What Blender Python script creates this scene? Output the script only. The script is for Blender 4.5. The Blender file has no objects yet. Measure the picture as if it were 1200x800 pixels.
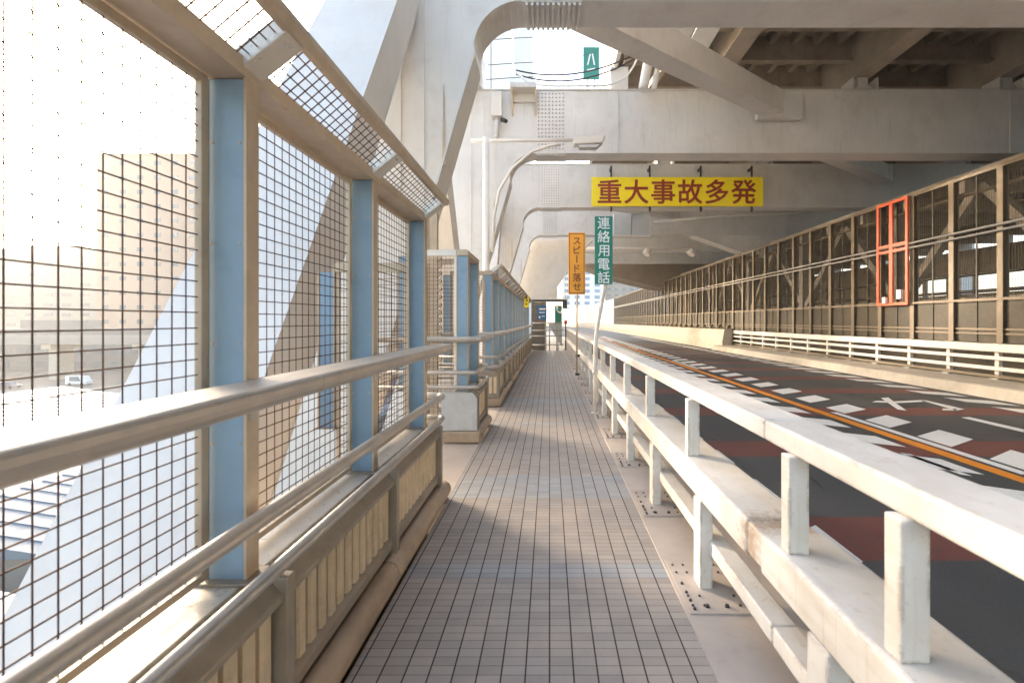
import bpy, bmesh, math, random
from mathutils import Vector, Matrix
random.seed(7)
R = math.radians
sc = bpy.context.scene
C = sc.collection

# ------------------------------------------------------------------ camera, sky, sun, exposure
cam_d = bpy.data.cameras.new('camera')
cam = bpy.data.objects.new('camera', cam_d); C.objects.link(cam)
cam.location = (0, 0, 1.46); cam.rotation_euler = (R(90), 0, 0)
cam_d.sensor_width = 36; cam_d.lens = 15.75
cam_d.shift_x = -44/1200; cam_d.shift_y = -24/1200
cam_d.clip_start = 0.02; cam_d.clip_end = 9000
cam_d.dof.use_dof = True; cam_d.dof.focus_distance = 6.0; cam_d.dof.aperture_fstop = 3.2
sc.camera = cam
SUN_AZ = -50      # degrees from +Y, negative = to the left
SUN_EL = 12.0
w = bpy.data.worlds.new('World'); sc.world = w; w.use_nodes = True
nt = w.node_tree; nt.nodes.clear()
sky = nt.nodes.new('ShaderNodeTexSky'); sky.sky_type = 'NISHITA'; sky.sun_disc = False
sky.sun_elevation = R(SUN_EL); sky.sun_rotation = R(SUN_AZ)
sky.air_density = 1.0; sky.dust_density = 4.0; sky.ozone_density = 1.0
bg = nt.nodes.new('ShaderNodeBackground'); bg.inputs[1].default_value = 0.15
out = nt.nodes.new('ShaderNodeOutputWorld')
nt.links.new(sky.outputs[0], bg.inputs[0]); nt.links.new(bg.outputs[0], out.inputs[0])
sl = bpy.data.lights.new('sun', 'SUN'); sl.energy = 1.3; sl.angle = R(10.0); sl.color = (1.0, 0.87, 0.72)
so = bpy.data.objects.new('sun', sl); C.objects.link(so)
sd = Vector((math.sin(R(SUN_AZ))*math.cos(R(SUN_EL)), math.cos(R(SUN_AZ))*math.cos(R(SUN_EL)), math.sin(R(SUN_EL))))
so.rotation_euler = sd.to_track_quat('Z', 'Y').to_euler()
so.location = sd*60
sc.view_settings.view_transform = 'Standard'; sc.view_settings.look = 'None'
sc.view_settings.exposure = 3.0; sc.view_settings.gamma = 1
sc.cycles.use_denoising = True
sc.cycles.max_bounces = 8; sc.cycles.diffuse_bounces = 5
sc.cycles.volume_bounces = 1
try: sc.cycles.denoiser = 'OPENIMAGEDENOISE'
except Exception: pass

# ------------------------------------------------------------------ node helpers and materials
class NT:
    def __init__(s, name):
        s.m = bpy.data.materials.new(name); s.m.use_nodes = True
        s.t = s.m.node_tree; s.b = s.t.nodes['Principled BSDF']
    def n(s, typ, **kw):
        x = s.t.nodes.new(typ)
        for k, v in kw.items(): setattr(x, k, v)
        return x
    def l(s, a, b): s.t.links.new(a, b)
    def set(s, sock, v):
        if isinstance(v, (int, float)): sock.default_value = v
        elif isinstance(v, (tuple, list)): sock.default_value = tuple(v) if len(v) == 4 or sock.type == 'VECTOR' else (*v, 1)
        else: s.l(v, sock)
    def math(s, op, a, b=0.0, c=None):
        x = s.n('ShaderNodeMath', operation=op)
        s.set(x.inputs[0], a); s.set(x.inputs[1], b)
        if c is not None: s.set(x.inputs[2], c)
        return x.outputs[0]
    def mix(s, f, a, b, blend='MIX'):
        x = s.n('ShaderNodeMix', data_type='RGBA', blend_type=blend)
        s.set(x.inputs[0], f); s.set(x.inputs[6], a); s.set(x.inputs[7], b)
        return x.outputs[2]
    def coord(s, scale=(1, 1, 1)):
        tc = s.n('ShaderNodeTexCoord'); mp = s.n('ShaderNodeMapping')
        mp.inputs['Scale'].default_value = scale
        s.l(tc.outputs['Object'], mp.inputs[0]); return mp.outputs[0]
    def noise(s, vec, scale, detail=4, rough=.6):
        x = s.n('ShaderNodeTexNoise'); s.l(vec, x.inputs['Vector'])
        x.inputs['Scale'].default_value = scale; x.inputs['Detail'].default_value = detail
        x.inputs['Roughness'].default_value = rough
        return x.outputs['Fac']
    def ramp(s, f, a, b, va=0.0, vb=1.0):
        x = s.n('ShaderNodeMapRange'); s.set(x.inputs[0], f)
        x.inputs[1].default_value = a; x.inputs[2].default_value = b
        x.inputs[3].default_value = va; x.inputs[4].default_value = vb
        return x.outputs[0]
    def bump(s, h, strength=.2, dist=.01):
        x = s.n('ShaderNodeBump'); s.l(h, x.inputs['Height'])
        x.inputs['Strength'].default_value = strength; x.inputs['Distance'].default_value = dist
        s.l(x.outputs[0], s.b.inputs['Normal'])

def paint(name, col, rough=.5, metal=0, var=.18, scale=3, dirt=None, dirt_amt=.35, streak=True, bump=.04, spec=.5):
    k = NT(name)
    v = k.coord()
    n1 = k.noise(v, scale); n2 = k.noise(v, scale*9, 3)
    dk = tuple(c*(1-var) for c in col); lt = tuple(min(1, c*(1+var*.45)) for c in col)
    c = k.mix(k.ramp(n1, .3, .7), dk, lt)
    if dirt:
        f = k.ramp(k.noise(v, scale*1.7, 6, .7), .52, .75, 0, dirt_amt)
        if streak:
            sv = k.coord((6, 6, .5))
            f2 = k.ramp(k.noise(sv, 1.6, 5, .65), .56, .78, 0, dirt_amt)
            f = k.math('MAXIMUM', f, f2)
        c = k.mix(f, c, dirt)
    oi = k.n('ShaderNodeObjectInfo')
    g_ = k.ramp(oi.outputs['Random'], 0, 1, .90, 1.04)
    cc = k.n('ShaderNodeCombineColor'); [k.l(g_, cc.inputs[q]) for q in range(3)]
    c = k.mix(1.0, c, cc.outputs[0], 'MULTIPLY')
    k.l(c, k.b.inputs['Base Color'])
    k.l(k.ramp(n2, .2, .8, max(.05, rough-.1), min(1, rough+.12)), k.b.inputs['Roughness'])
    k.b.inputs['Metallic'].default_value = metal
    k.b.inputs['Specular IOR Level'].default_value = spec
    if bump: k.bump(n2, bump, .004)
    return k.m

M = {}
M['beam'] = paint('beam_paint', (.70, .685, .665), .5, var=.10, scale=.9, dirt=(.33, .24, .17), dirt_amt=.30)
M['deck_paint'] = paint('deck_steel', (.36, .31, .26), .65, var=.25, scale=1.2, dirt=(.12, .08, .05), dirt_amt=.5)
M['cabinet'] = paint('cabinet_paint', (.50, .56, .62), .45, var=.08)
M['girder'] = paint('girder_steel', (.40, .345, .285), .6, var=.2, scale=1.2, dirt=(.2, .14, .09), dirt_amt=.45)
M['bolt'] = paint('bolt_heads', (.40, .35, .305), .5, var=.15)
M['truss'] = paint('truss_paint', (.66, .64, .62), .45, var=.08, scale=.8, dirt=(.42, .32, .24), dirt_amt=.25)
M['bronze'] = paint('bronze_steel', (.52, .42, .315), .45, .12, var=.15, scale=6, dirt=(.25, .15, .08), dirt_amt=.3)
M['wire'] = paint('rusty_wire', (.105, .05, .034), .8, 0, var=.3, scale=20, spec=.15)
M['blue'] = paint('blue_panel', (.225, .345, .47), .4, var=.08, scale=3, dirt=(.09, .2, .30), dirt_amt=.35, bump=.02)
M['rail'] = paint('rail_metal', (.50, .455, .41), .36, .45, var=.12, scale=7, dirt=(.32, .25, .18), dirt_amt=.35, streak=False)
M['panel'] = paint('parapet_metal', (.36, .305, .245), .42, .3, var=.16, scale=5, dirt=(.24, .17, .11), dirt_amt=.4)
M['slat'] = paint('slat_metal', (.72, .57, .39), .42, .15, var=.16, scale=6, dirt=(.28, .18, .1), dirt_amt=.45)
M['ledge'] = paint('ledge_metal', (.62, .58, .52), .32, .3, var=.1, scale=4, dirt=(.4, .3, .2), dirt_amt=.3, streak=False)
M['kerb_pipe'] = paint('kerb_pipe_resin', (.42, .31, .215), .42, var=.2, scale=5, dirt=(.26, .18, .12), dirt_amt=.5, streak=False)
M['grey_panel'] = paint('grey_panel', (.52, .53, .54), .4, .2, var=.12, scale=6, dirt=(.36, .33, .3), dirt_amt=.45)
M['white'] = paint('white_paint', (.76, .73, .69), .45, var=.06, scale=4)
M['cream'] = paint('cream_screen', (.74, .70, .64), .5, var=.08, scale=.5)
M['dark'] = paint('dark_steel', (.035, .03, .028), .55, var=.3, scale=6)
M['cable'] = paint('black_cable', (.03, .022, .025), .5, var=.2)
M['fence_post'] = paint('fence_steel', (.20, .155, .108), .5, .2, var=.18, scale=2, dirt=(.24, .16, .09), dirt_amt=.4)
M['fence_panel'] = paint('fence_sheet', (.062, .048, .031), .6, var=.15, scale=1.5, dirt=(.14, .1, .06), dirt_amt=.4)
M['fence_wire'] = paint('fence_wire', (.12, .095, .07), .6, .2)
M['orange'] = paint('orange_red_paint', (.72, .12, .045), .45, var=.1, scale=4)
M['yellow'] = paint('sign_yellow', (.95, .76, .010), .4, var=.06, scale=2)
M['sign_orange'] = paint('sign_orange', (.84, .37, .025), .4, var=.07, scale=3)
M['green'] = paint('sign_green', (.006, .20, .13), .35, var=.06, scale=3)
M['red_ink'] = paint('sign_red', (.30, .03, .008), .45, var=.1)
M['brown_ink'] = paint('sign_brown', (.22, .05, .008), .45, var=.1)
M['white_ink'] = paint('sign_white', (.82, .82, .80), .4, var=.04)
M['sign_blue'] = paint('sign_blue', (.02, .13, .30), .4, var=.08)
M['red'] = paint('red_lens', (.5, .02, .02), .3, var=.1)
M['stone'] = paint('pier_stone', (.30, .245, .19), .75, var=.15, scale=.7, dirt=(.16, .12, .09), dirt_amt=.45)
M['concrete'] = paint('concrete', (.47, .41, .335), .8, var=.16, scale=2, dirt=(.27, .21, .15), dirt_amt=.45, bump=.15)
M['plinth'] = paint('plinth_paint', (.46, .39, .335), .6, var=.14, scale=2.2, dirt=(.30, .23, .18), dirt_amt=.4, streak=False, bump=.1)
M['city_wall'] = paint('city_wall', (.26, .245, .23), .8, var=.06, scale=.05)
M['city_salmon'] = paint('city_salmon', (.36, .25, .19), .8, var=.06, scale=.05)
M['city_grey'] = paint('city_grey', (.15, .16, .17), .8, var=.08, scale=.05)
M['city_roof'] = paint('city_roof', (.15, .19, .23), .7, var=.1, scale=.3)
M['city_brown'] = paint('city_brown', (.26, .15, .09), .8, var=.1, scale=.3)
M['glass_blue'] = paint('window_glass_blue', (.10, .22, .40), .12, var=.15, scale=.5, spec=.8)
M['glass_grey'] = paint('window_glass_grey', (.14, .17, .20), .12, var=.15, scale=.5, spec=.8)
M['ground'] = paint('ground_paving', (.17, .165, .155), .85, var=.15, scale=.05, dirt=(.09, .09, .09), dirt_amt=.5, streak=False)
M['leaf'] = paint('leaves', (.06, .09, .035), .7, var=.4, scale=2)
M['bark'] = paint('bark', (.12, .08, .05), .8, var=.3, scale=5)
M['car_grey'] = paint('car_paint_grey', (.12, .13, .17), .3, .3, var=.06)
M['car_white'] = paint('car_paint_white', (.72, .72, .72), .3, var=.04)
M['tyre'] = paint('tyre_rubber', (.02, .02, .02), .8, var=.2)

# white barrier paint with grime along the faces and a rust patch at the joint
k = NT('barrier_paint'); v = k.coord()
c = k.mix(k.ramp(k.noise(v, 5), .3, .7), (.66, .60, .53), (.77, .725, .67))
sv = k.coord((5, .8, 5))
c = k.mix(k.ramp(k.noise(sv, 2.2, 7, .72), .52, .74, 0, .45), c, (.48, .37, .26))
c = k.mix(k.ramp(k.noise(v, 34, 5, .7), .63, .74, 0, .5), c, (.36, .27, .19))
tc = k.n('ShaderNodeTexCoord'); sx = k.n('ShaderNodeSeparateXYZ'); k.l(tc.outputs['Object'], sx.inputs[0])
near = k.math('SUBTRACT', 1.0, k.math('DIVIDE', k.math('ABSOLUTE', k.math('SUBTRACT', sx.outputs['Y'], 1.83)), .17))
near = k.math('MULTIPLY', k.math('MAXIMUM', near, 0), k.math('LESS_THAN', k.math('ABSOLUTE', k.math('SUBTRACT', sx.outputs['Z'], .56)), .12))
rf = k.ramp(k.math('ADD', k.math('MULTIPLY', near, .34), k.noise(v, 30, 8, .8)), .62, .84, 0, .7)
rf = k.math('MULTIPLY', rf, k.math('GREATER_THAN', near, .01))
c = k.mix(rf, c, (.36, .20, .09))
dv = k.coord((28, 28, 1.4))
c = k.mix(k.ramp(k.noise(dv, 1.0, 4, .6), .60, .76, 0, .45), c, (.45, .32, .20))
bv = k.n('ShaderNodeBevel', samples=4); bv.inputs['Radius'].default_value = .02
ge = k.n('ShaderNodeNewGeometry'); vm = k.n('ShaderNodeVectorMath', operation='DOT_PRODUCT')
k.l(bv.outputs[0], vm.inputs[0]); k.l(ge.outputs['Normal'], vm.inputs[1])
edge = k.math('MINIMUM', k.math('MULTIPLY', k.math('SUBTRACT', 1.0, vm.outputs['Value']), 9.0), 1.0)
ew = k.math('MULTIPLY', edge, k.ramp(k.noise(v, 9, 8, .75), .50, .58, 0, .9))
c = k.mix(ew, c, (.20, .125, .075))
k.l(c, k.b.inputs['Base Color']); k.b.inputs['Roughness'].default_value = .42
k.bump(k.noise(v, 60, 4), .06, .003)
M['barrier'] = k.m

# walkway tiles: 100 x 50 mm, dark joints, some rows in blue-grey
k = NT('walkway_tiles')
tc = k.n('ShaderNodeTexCoord'); sx = k.n('ShaderNodeSeparateXYZ'); k.l(tc.outputs['Object'], sx.inputs[0])
ux = k.math('DIVIDE', k.math('ADD', sx.outputs['X'], 50.0), .1)
uy = k.math('DIVIDE', k.math('ADD', sx.outputs['Y'], 50.0), .05)
fx = k.math('FRACT', ux); fy = k.math('FRACT', uy)
jx = k.math('LESS_THAN', k.math('MINIMUM', fx, k.math('SUBTRACT', 1.0, fx)), .032)
jy = k.math('LESS_THAN', k.math('MINIMUM', fy, k.math('SUBTRACT', 1.0, fy)), .030)
joint = k.math('MAXIMUM', jx, k.math('MULTIPLY', jy, .72))
cx = k.n('ShaderNodeCombineXYZ'); k.l(k.math('FLOOR', ux), cx.inputs[0]); k.l(k.math('FLOOR', uy), cx.inputs[1])
wn = k.n('ShaderNodeTexWhiteNoise', noise_dimensions='2D'); k.l(cx.outputs[0], wn.inputs['Vector'])
base = k.mix(wn.outputs['Value'], (.29, .258, .232), (.36, .318, .288))
v = k.coord()
base = k.mix(k.ramp(k.noise(v, 2.3, 5), .42, .68, 0, .45), base, (.50, .40, .32))
row = None
for a, b in ((2.55, 2.70), (3.70, 4.25), (6.30, 6.45), (7.9, 8.45), (10.2, 10.35), (12.0, 12.55), (15.0, 15.15), (17.0, 17.55)):
    g = k.math('MULTIPLY', k.math('GREATER_THAN', sx.outputs['Y'], a), k.math('LESS_THAN', sx.outputs['Y'], b))
    row = g if row is None else k.math('MAXIMUM', row, g)
base = k.mix(k.math('MULTIPLY', row, k.ramp(k.noise(v, 1.6, 3), .3, .65, .25, .8)), base, k.mix(wn.outputs['Value'], (.27, .305, .34), (.34, .375, .41)))
base = k.mix(k.ramp(k.noise(v, .9, 6, .7), .5, .78, 0, .3), base, (.24, .205, .19))
base = k.mix(k.ramp(k.noise(v, 40, 3), .62, .75, 0, .25), base, (.12, .1, .09))
col = k.mix(joint, base, (.035, .028, .026))
k.l(col, k.b.inputs['Base Color'])
k.l(k.mix(joint, (.48, .48, .48), (.9, .9, .9)), k.b.inputs['Roughness'])
k.bump(k.math('SUBTRACT', k.math('MULTIPLY', k.noise(v, 90, 2), .15), joint), .5, .003)
M['tiles'] = k.m

# asphalt with red anti-skid bands
k = NT('road_asphalt'); v = k.coord()
tc = k.n('ShaderNodeTexCoord'); sx = k.n('ShaderNodeSeparateXYZ'); k.l(tc.outputs['Object'], sx.inputs[0])
base = k.mix(k.ramp(k.noise(v, 70, 4, .7), .3, .7), (.026, .034, .036), (.088, .086, .084))
base = k.mix(k.ramp(k.noise(v, .7, 5), .4, .7, 0, .4), base, (.035, .033, .033))
trk = None
for xt in (2.2, 3.7, 5.9, 7.5):
    g = k.math('SUBTRACT', 1.0, k.math('DIVIDE', k.math('ABSOLUTE', k.math('SUBTRACT', sx.outputs['X'], xt)), .42))
    g = k.math('MAXIMUM', g, 0); trk = g if trk is None else k.math('MAXIMUM', trk, g)
sv = k.coord((3, .25, 1))
base = k.mix(k.math('MULTIPLY', trk, k.ramp(k.noise(sv, 1.5, 4), .3, .7, .2, .7)), base, (.085, .081, .078))
vo = k.n('ShaderNodeTexVoronoi', feature='DISTANCE_TO_EDGE'); wv = k.coord((.45, .3, 1)); k.l(k.mix(.16, wv, k.noise(k.coord((1, 1, 1)), 3, 4)), vo.inputs['Vector']); vo.inputs['Scale'].default_value = 1.0
crk = k.math('MULTIPLY', k.math('LESS_THAN', vo.outputs['Distance'], .006), k.ramp(k.noise(v, .5, 3), .45, .6))
base = k.mix(crk, base, (.012, .012, .012))
fr = k.math('FRACT', k.math('DIVIDE', k.math('ADD', sx.outputs['Y'], 50-3.42), 2.25))
band = k.math('MULTIPLY', k.math('LESS_THAN', fr, .29), k.math('LESS_THAN', sx.outputs['Y'], 32))
inl = k.math('MULTIPLY', k.math('GREATER_THAN', sx.outputs['X'], 1.35), k.math('LESS_THAN', sx.outputs['X'], 8.65))
band = k.math('MULTIPLY', band, inl)
redc = k.mix(k.noise(v, 160, 2), (.12, .036, .027), (.19, .06, .045))
base = k.mix(k.math('MULTIPLY', band, k.ramp(k.noise(v, 14, 5, .7), .3, .55, .55, .95)), base, redc)
k.l(base, k.b.inputs['Base Color']); k.b.inputs['Roughness'].default_value = .62
k.bump(k.noise(v, 220, 2), .35, .004)
M['asphalt'] = k.m
# worn road paint
def roadpaint(name, col):
    k = NT(name); v = k.coord()
    c = k.mix(k.noise(v, 30, 4), tuple(x*.82 for x in col), col)
    c = k.mix(k.ramp(k.noise(v, 22, 7, .78), .60, .72, 0, .75), c, (.06, .058, .056))
    k.l(c, k.b.inputs['Base Color']); k.b.inputs['Roughness'].default_value = .6
    return k.m
M['road_white'] = roadpaint('road_white', (.74, .73, .70))
M['road_orange'] = roadpaint('road_orange', (.72, .25, .02))

# ------------------------------------------------------------------ mesh helpers (all geometry in world coordinates)
class MB:
    def __init__(s): s.bm = bmesh.new(); s.done = []
    def next(s):  # what follows becomes a separate object of the same name
        s.done.append(s.bm); s.bm = bmesh.new(); return s
    def face(s, vs, smooth=False):
        try:
            f = s.bm.faces.new(vs); f.smooth = smooth; return f
        except ValueError: return None
    def box(s, x0, x1, y0, y1, z0, z1):
        v = [s.bm.verts.new(p) for p in ((x0,y0,z0),(x1,y0,z0),(x1,y1,z0),(x0,y1,z0),(x0,y0,z1),(x1,y0,z1),(x1,y1,z1),(x0,y1,z1))]
        for q in ((0,3,2,1),(4,5,6,7),(0,1,5,4),(1,2,6,5),(2,3,7,6),(3,0,4,7)): s.face([v[i] for i in q])
        return s
    def prism(s, poly, a0, a1, axis='y'):
        # polygon in the plane across the axis, swept from a0 to a1
        def P(p, a):
            return {'y': (p[0], a, p[1]), 'x': (a, p[0], p[1]), 'z': (p[0], p[1], a)}[axis]
        A = [s.bm.verts.new(P(p, a0)) for p in poly]; B = [s.bm.verts.new(P(p, a1)) for p in poly]
        n = len(poly)
        for i in range(n): s.face((A[i], A[(i+1) % n], B[(i+1) % n], B[i]))
        s.face(A[::-1]); s.face(B)
        return s
    def bar(s, p0, p1, w, h, up=(0, 0, 1)):
        p0, p1 = Vector(p0), Vector(p1); d = (p1-p0).normalized(); up = Vector(up)
        if abs(d.dot(up)) > .99: up = Vector((0, 1, 0))
        r = d.cross(up).normalized()*(w/2); u = r.cross(d).normalized()*(h/2)
        a = [s.bm.verts.new(p0+q) for q in (-r-u, r-u, r+u, -r+u)]
        b = [s.bm.verts.new(p1+q) for q in (-r-u, r-u, r+u, -r+u)]
        for i in range(4): s.face((a[i], a[(i+1) % 4], b[(i+1) % 4], b[i]))
        s.face(a[::-1]); s.face(b)
        return s
    def tube(s, pts, r, n=12, cap=True):
        pts = [Vector(p) for p in pts]; rings = []
        ref = None
        for i, p in enumerate(pts):
            d = (pts[min(i+1, len(pts)-1)]-pts[max(i-1, 0)]).normalized()
            if ref is None:
                ref = Vector((0, 0, 1)) if abs(d.z) < .9 else Vector((1, 0, 0))
            a = d.cross(ref).normalized(); b = a.cross(d).normalized(); ref = b
            rr = r[i] if isinstance(r, (list, tuple)) else r
            rings.append([s.bm.verts.new(p+a*rr*math.cos(2*math.pi*j/n)+b*rr*math.sin(2*math.pi*j/n)) for j in range(n)])
        for i in range(len(rings)-1):
            for j in range(n): s.face((rings[i][j], rings[i][(j+1) % n], rings[i+1][(j+1) % n], rings[i+1][j]), n > 4)
        if cap: s.face(rings[0][::-1]); s.face(rings[-1])
        return s
    def sweep(s, poly, pts, smooth=False):
        # horizontal sweep of a section (offset to the right of travel, height) along a path of (x, y, z)
        pts = [Vector(p) for p in pts]; rings = []
        for i, p in enumerate(pts):
            d0 = (p-pts[i-1]).normalized() if i else None
            d1 = (pts[i+1]-p).normalized() if i < len(pts)-1 else None
            d = ((d0 or d1)+(d1 or d0)).normalized()
            rt = Vector((d.y, -d.x, 0)).normalized()
            kf = 1/max(.5, d.dot(d1 or d0))
            rings.append([s.bm.verts.new(p+rt*a*kf+Vector((0, 0, b))) for a, b in poly])
        n = len(poly)
        for i in range(len(rings)-1):
            for j in range(n): s.face((rings[i][j], rings[i][(j+1) % n], rings[i+1][(j+1) % n], rings[i+1][j]), smooth)
        s.face(rings[0][::-1]); s.face(rings[-1])
        return s
    def bolt(s, x, y, z, r, h, ax='y'):
        d = {'y': (0, -h, 0), 'z': (0, 0, h), 'x': (h, 0, 0)}[ax]
        return s.tube([(x, y, z), (x+d[0], y+d[1], z+d[2])], [r, r*.8], 6)
    def build(s, name, mat, parent=None, bevel=0, kind=None, seg=2):
        for bm in s.done:
            q = MB(); q.bm.free(); q.bm = bm; q.build(name, mat, parent, bevel, kind, seg)
        s.done = []
        bmesh.ops.recalc_face_normals(s.bm, faces=s.bm.faces)
        me = bpy.data.meshes.new(name); s.bm.to_mesh(me); s.bm.free()
        o = bpy.data.objects.new(name, me); C.objects.link(o)
        me.materials.append(M[mat] if isinstance(mat, str) else mat)
        if parent is not None:
            o.parent = parent
            root = parent
            if parent.parent is None: o.location = -Vector(parent.location)
        if bevel:
            b = o.modifiers.new('bevel', 'BEVEL'); b.width = bevel; b.segments = seg; b.limit_method = 'ANGLE'; b.angle_limit = R(40)
        if kind: o['kind'] = kind
        return o
def thing(name, label, cat, loc=(0, 0, 0), group=None):
    o = bpy.data.objects.new(name, None); C.objects.link(o)
    o.location = loc; o.empty_display_size = .2
    return tag(o, label, cat, group)
def tag(o, label, cat, group=None):
    o['label'] = label; o['category'] = cat
    if group: o['group'] = group
    return o
def dup(root, dloc, label=None):
    r = root.copy(); C.objects.link(r); r.location = Vector(root.location)+Vector(dloc)
    if label: r['label'] = label
    for ch in list(root.children):
        c = ch.copy(); C.objects.link(c); c.parent = r
        for g in list(ch.children):
            d = g.copy(); C.objects.link(d); d.parent = c
    return r
def dup_part(o, dloc):
    c = o.copy(); C.objects.link(c); c.location = Vector(o.location)+Vector(dloc)
    for g in list(o.children):
        d = g.copy(); C.objects.link(d); d.parent = c
    return c
def arc(cx, cz, r, a0, a1, n=8):
    return [(cx+r*math.cos(R(a0+(a1-a0)*i/n)), cz+r*math.sin(R(a0+(a1-a0)*i/n))) for i in range(n+1)]
def glyphs(parent, name, items, mat, y, bold=0.0, depth=.006):
    """items: (char, centre x, centre z, height, rotated) on a vertical face looking towards -Y at depth y;
    strokes are thickened by stacking shifted copies, each a hair further forward"""
    bm = bmesh.new()
    for ch, x, z, size, rot in items:
        cu = bpy.data.curves.new('glyph', 'FONT'); cu.body = ch; cu.size = 1; cu.resolution_u = 4
        to = bpy.data.objects.new('glyph', cu); C.objects.link(to)
        bpy.context.view_layer.update()
        me = bpy.data.meshes.new_from_object(to.evaluated_get(bpy.context.evaluated_depsgraph_get()))
        bpy.data.objects.remove(to)
        if not me.vertices: continue
        xs = [q.co.x for q in me.vertices]; ys = [q.co.y for q in me.vertices]
        mx, my = (min(xs)+max(xs))/2, (min(ys)+max(ys))/2
        if not rot: my = .38
        d = bold
        for n_, (ox, oy) in enumerate(((0, 0), (d, 0), (-d, 0), (0, d), (0, -d), (d*.7, d*.7), (-d*.7, d*.7), (d*.7, -d*.7), (-d*.7, -d*.7))[:1 if d == 0 else 9]):
            t = bmesh.new(); t.from_mesh(me)
            r = bmesh.ops.extrude_face_region(t, geom=t.faces[:])
            for e in r['geom']:
                if isinstance(e, bmesh.types.BMVert): e.co.z += (depth+n_*.0004)/size
            for q in t.verts:
                px, py, pz = (q.co.x-mx+ox)*size, (q.co.y-my+oy)*size, q.co.z*size
                if rot: px, py = py, -px
                q.co = Vector((x+px, y-pz, z+py))
            tm = bpy.data.meshes.new('t'); t.to_mesh(tm); t.free()
            bm.from_mesh(tm); bpy.data.meshes.remove(tm)
        bpy.data.meshes.remove(me)
    b = MB(); b.bm.free(); b.bm = bm
    return b.build(name, mat, parent)
def cxf(Y):  # how far the road has swung to the left at depth Y
    return 0 if Y < 62 else -(Y-62)**2/1150

# ------------------------------------------------------------------ ground, road, walkway
GZ = -13.0
MB().box(-900, 900, -150, 1500, GZ-1, GZ).build('ground', 'ground', kind='structure')
ys = [-42] + list(range(0, 66, 6)) + list(range(66, 330, 6))
b = MB()
L = [b.bm.verts.new((1.30+cxf(y), y, -.1)) for y in ys]; Rr = [b.bm.verts.new((9.10+cxf(y), y, -.1)) for y in ys]
for i in range(len(ys)-1): b.face((L[i], Rr[i], Rr[i+1], L[i+1]))
road = b.build('road', 'asphalt', kind='structure')
MB().box(-.83, .68, -42, 22.6, -.25, 0).build('walkway', 'tiles', kind='structure')

# bridge deck that carries road, walkway and the middle strip
b = MB()
sec = [(-1.30, -.30), (-1.30, -1.2), (9.0, -1.5), (27, -1.5), (27, -.30)]
b.sweep(sec, [(cxf(y), y, 0) for y in [-42, 40] + list(range(62, 330, 12))])
deck = b.build('bridge_deck', 'concrete'); tag(deck, 'concrete deck of the bridge under the road and walkway', 'bridge deck')

# road paint (children of the road)
ZP = -.096
def flat(b, pts, z=ZP):
    b.face([b.bm.verts.new((x, y, z)) for x, y in pts])
b = MB(); flat_pts = [(y, y) for y in ()]
ys2 = [-5] + list(range(2, 62, 6)) + list(range(62, 200, 6))
for i in range(len(ys2)-1):
    y0, y1 = ys2[i], ys2[i+1]
    flat(b, [(4.55+cxf(y0), y0), (4.72+cxf(y0), y0), (4.72+cxf(y1), y1), (4.55+cxf(y1), y1)])
b.build('centre_line', 'road_orange', road, kind='structure')
b = MB()
for y0 in (4.55, 14.6, 24.6, 34.6):
    flat(b, [(4.79, y0), (4.91, y0), (4.91, y0+3.1), (4.79, y0+3.1)])
for y0 in (-1.6, ):
    flat(b, [(4.79, y0), (4.91, y0), (4.91, y0+3.1), (4.79, y0+3.1)])
flat(b, [(4.17, 4.55), (4.25, 4.5), (4.22, 5.25), (4.14, 5.3)])
b.build('dashed_line', 'road_white', road, kind='structure')
b = MB()
for i in range(-3, 40):
    o = i*1.0
    for x0, sk in ((1.42, .36), (4.97, .36), (3.80, -.36), (8.02, -.42)):
        y = 5.54+o if sk > 0 else 5.90+o
        if x0 > 8: y = 5.62+o
        flat(b, [(x0, y), (x0+.61, y+sk), (x0+.61, y+sk+.52), (x0, y+.52)])
b.build('speed_reduction_block', 'road_white', road, kind='structure')
# painted arrow in the right lane
def G(px, py): 
    Y = 525*1.56/(py-376); return ((px-644)*Y/525, Y)
b = MB()
for poly in ([(1032, 466.5), (1041, 466), (1062.5, 481.5), (1052, 480)],
             [(1022, 471.5), (1027, 469.8), (1041, 470.4), (1040, 472)],
             [(1046, 470.6), (1079, 469), (1082, 471), (1050, 472.6)],
             [(1079, 469), (1086, 469.6), (1130, 479.6), (1121, 481.5)],
             [(1105, 479), (1121, 479.2), (1121, 481.4), (1104, 480.8)],
             [(1126, 489.5), (1136, 489), (1200, 503.5), (1200, 507)]):
    flat(b, [G(*p) for p in poly], ZP+.004)
b.build('lane_arrow', 'road_white', road, kind='structure')
b = MB()
for i in range(len(ys2)-1):
    y0, y1 = ys2[i], ys2[i+1]
    if y0 < 24: continue
    flat(b, [(1.25+cxf(y0), y0), (1.37+cxf(y0), y0), (1.37+cxf(y1), y1), (1.25+cxf(y1), y1)])
b.build('edge_line', 'road_white', road, kind='structure')

# right kerb
pp = [(cxf(y), y, 0) for y in [-42, 10, 24.5]]
b = MB(); b.sweep([(8.86, -.14), (8.92, .12), (8.97, .145), (10.6, .145), (10.6, -.14)], pp)
ko = b.build('kerb', 'concrete', bevel=.01, kind='structure')

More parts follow.
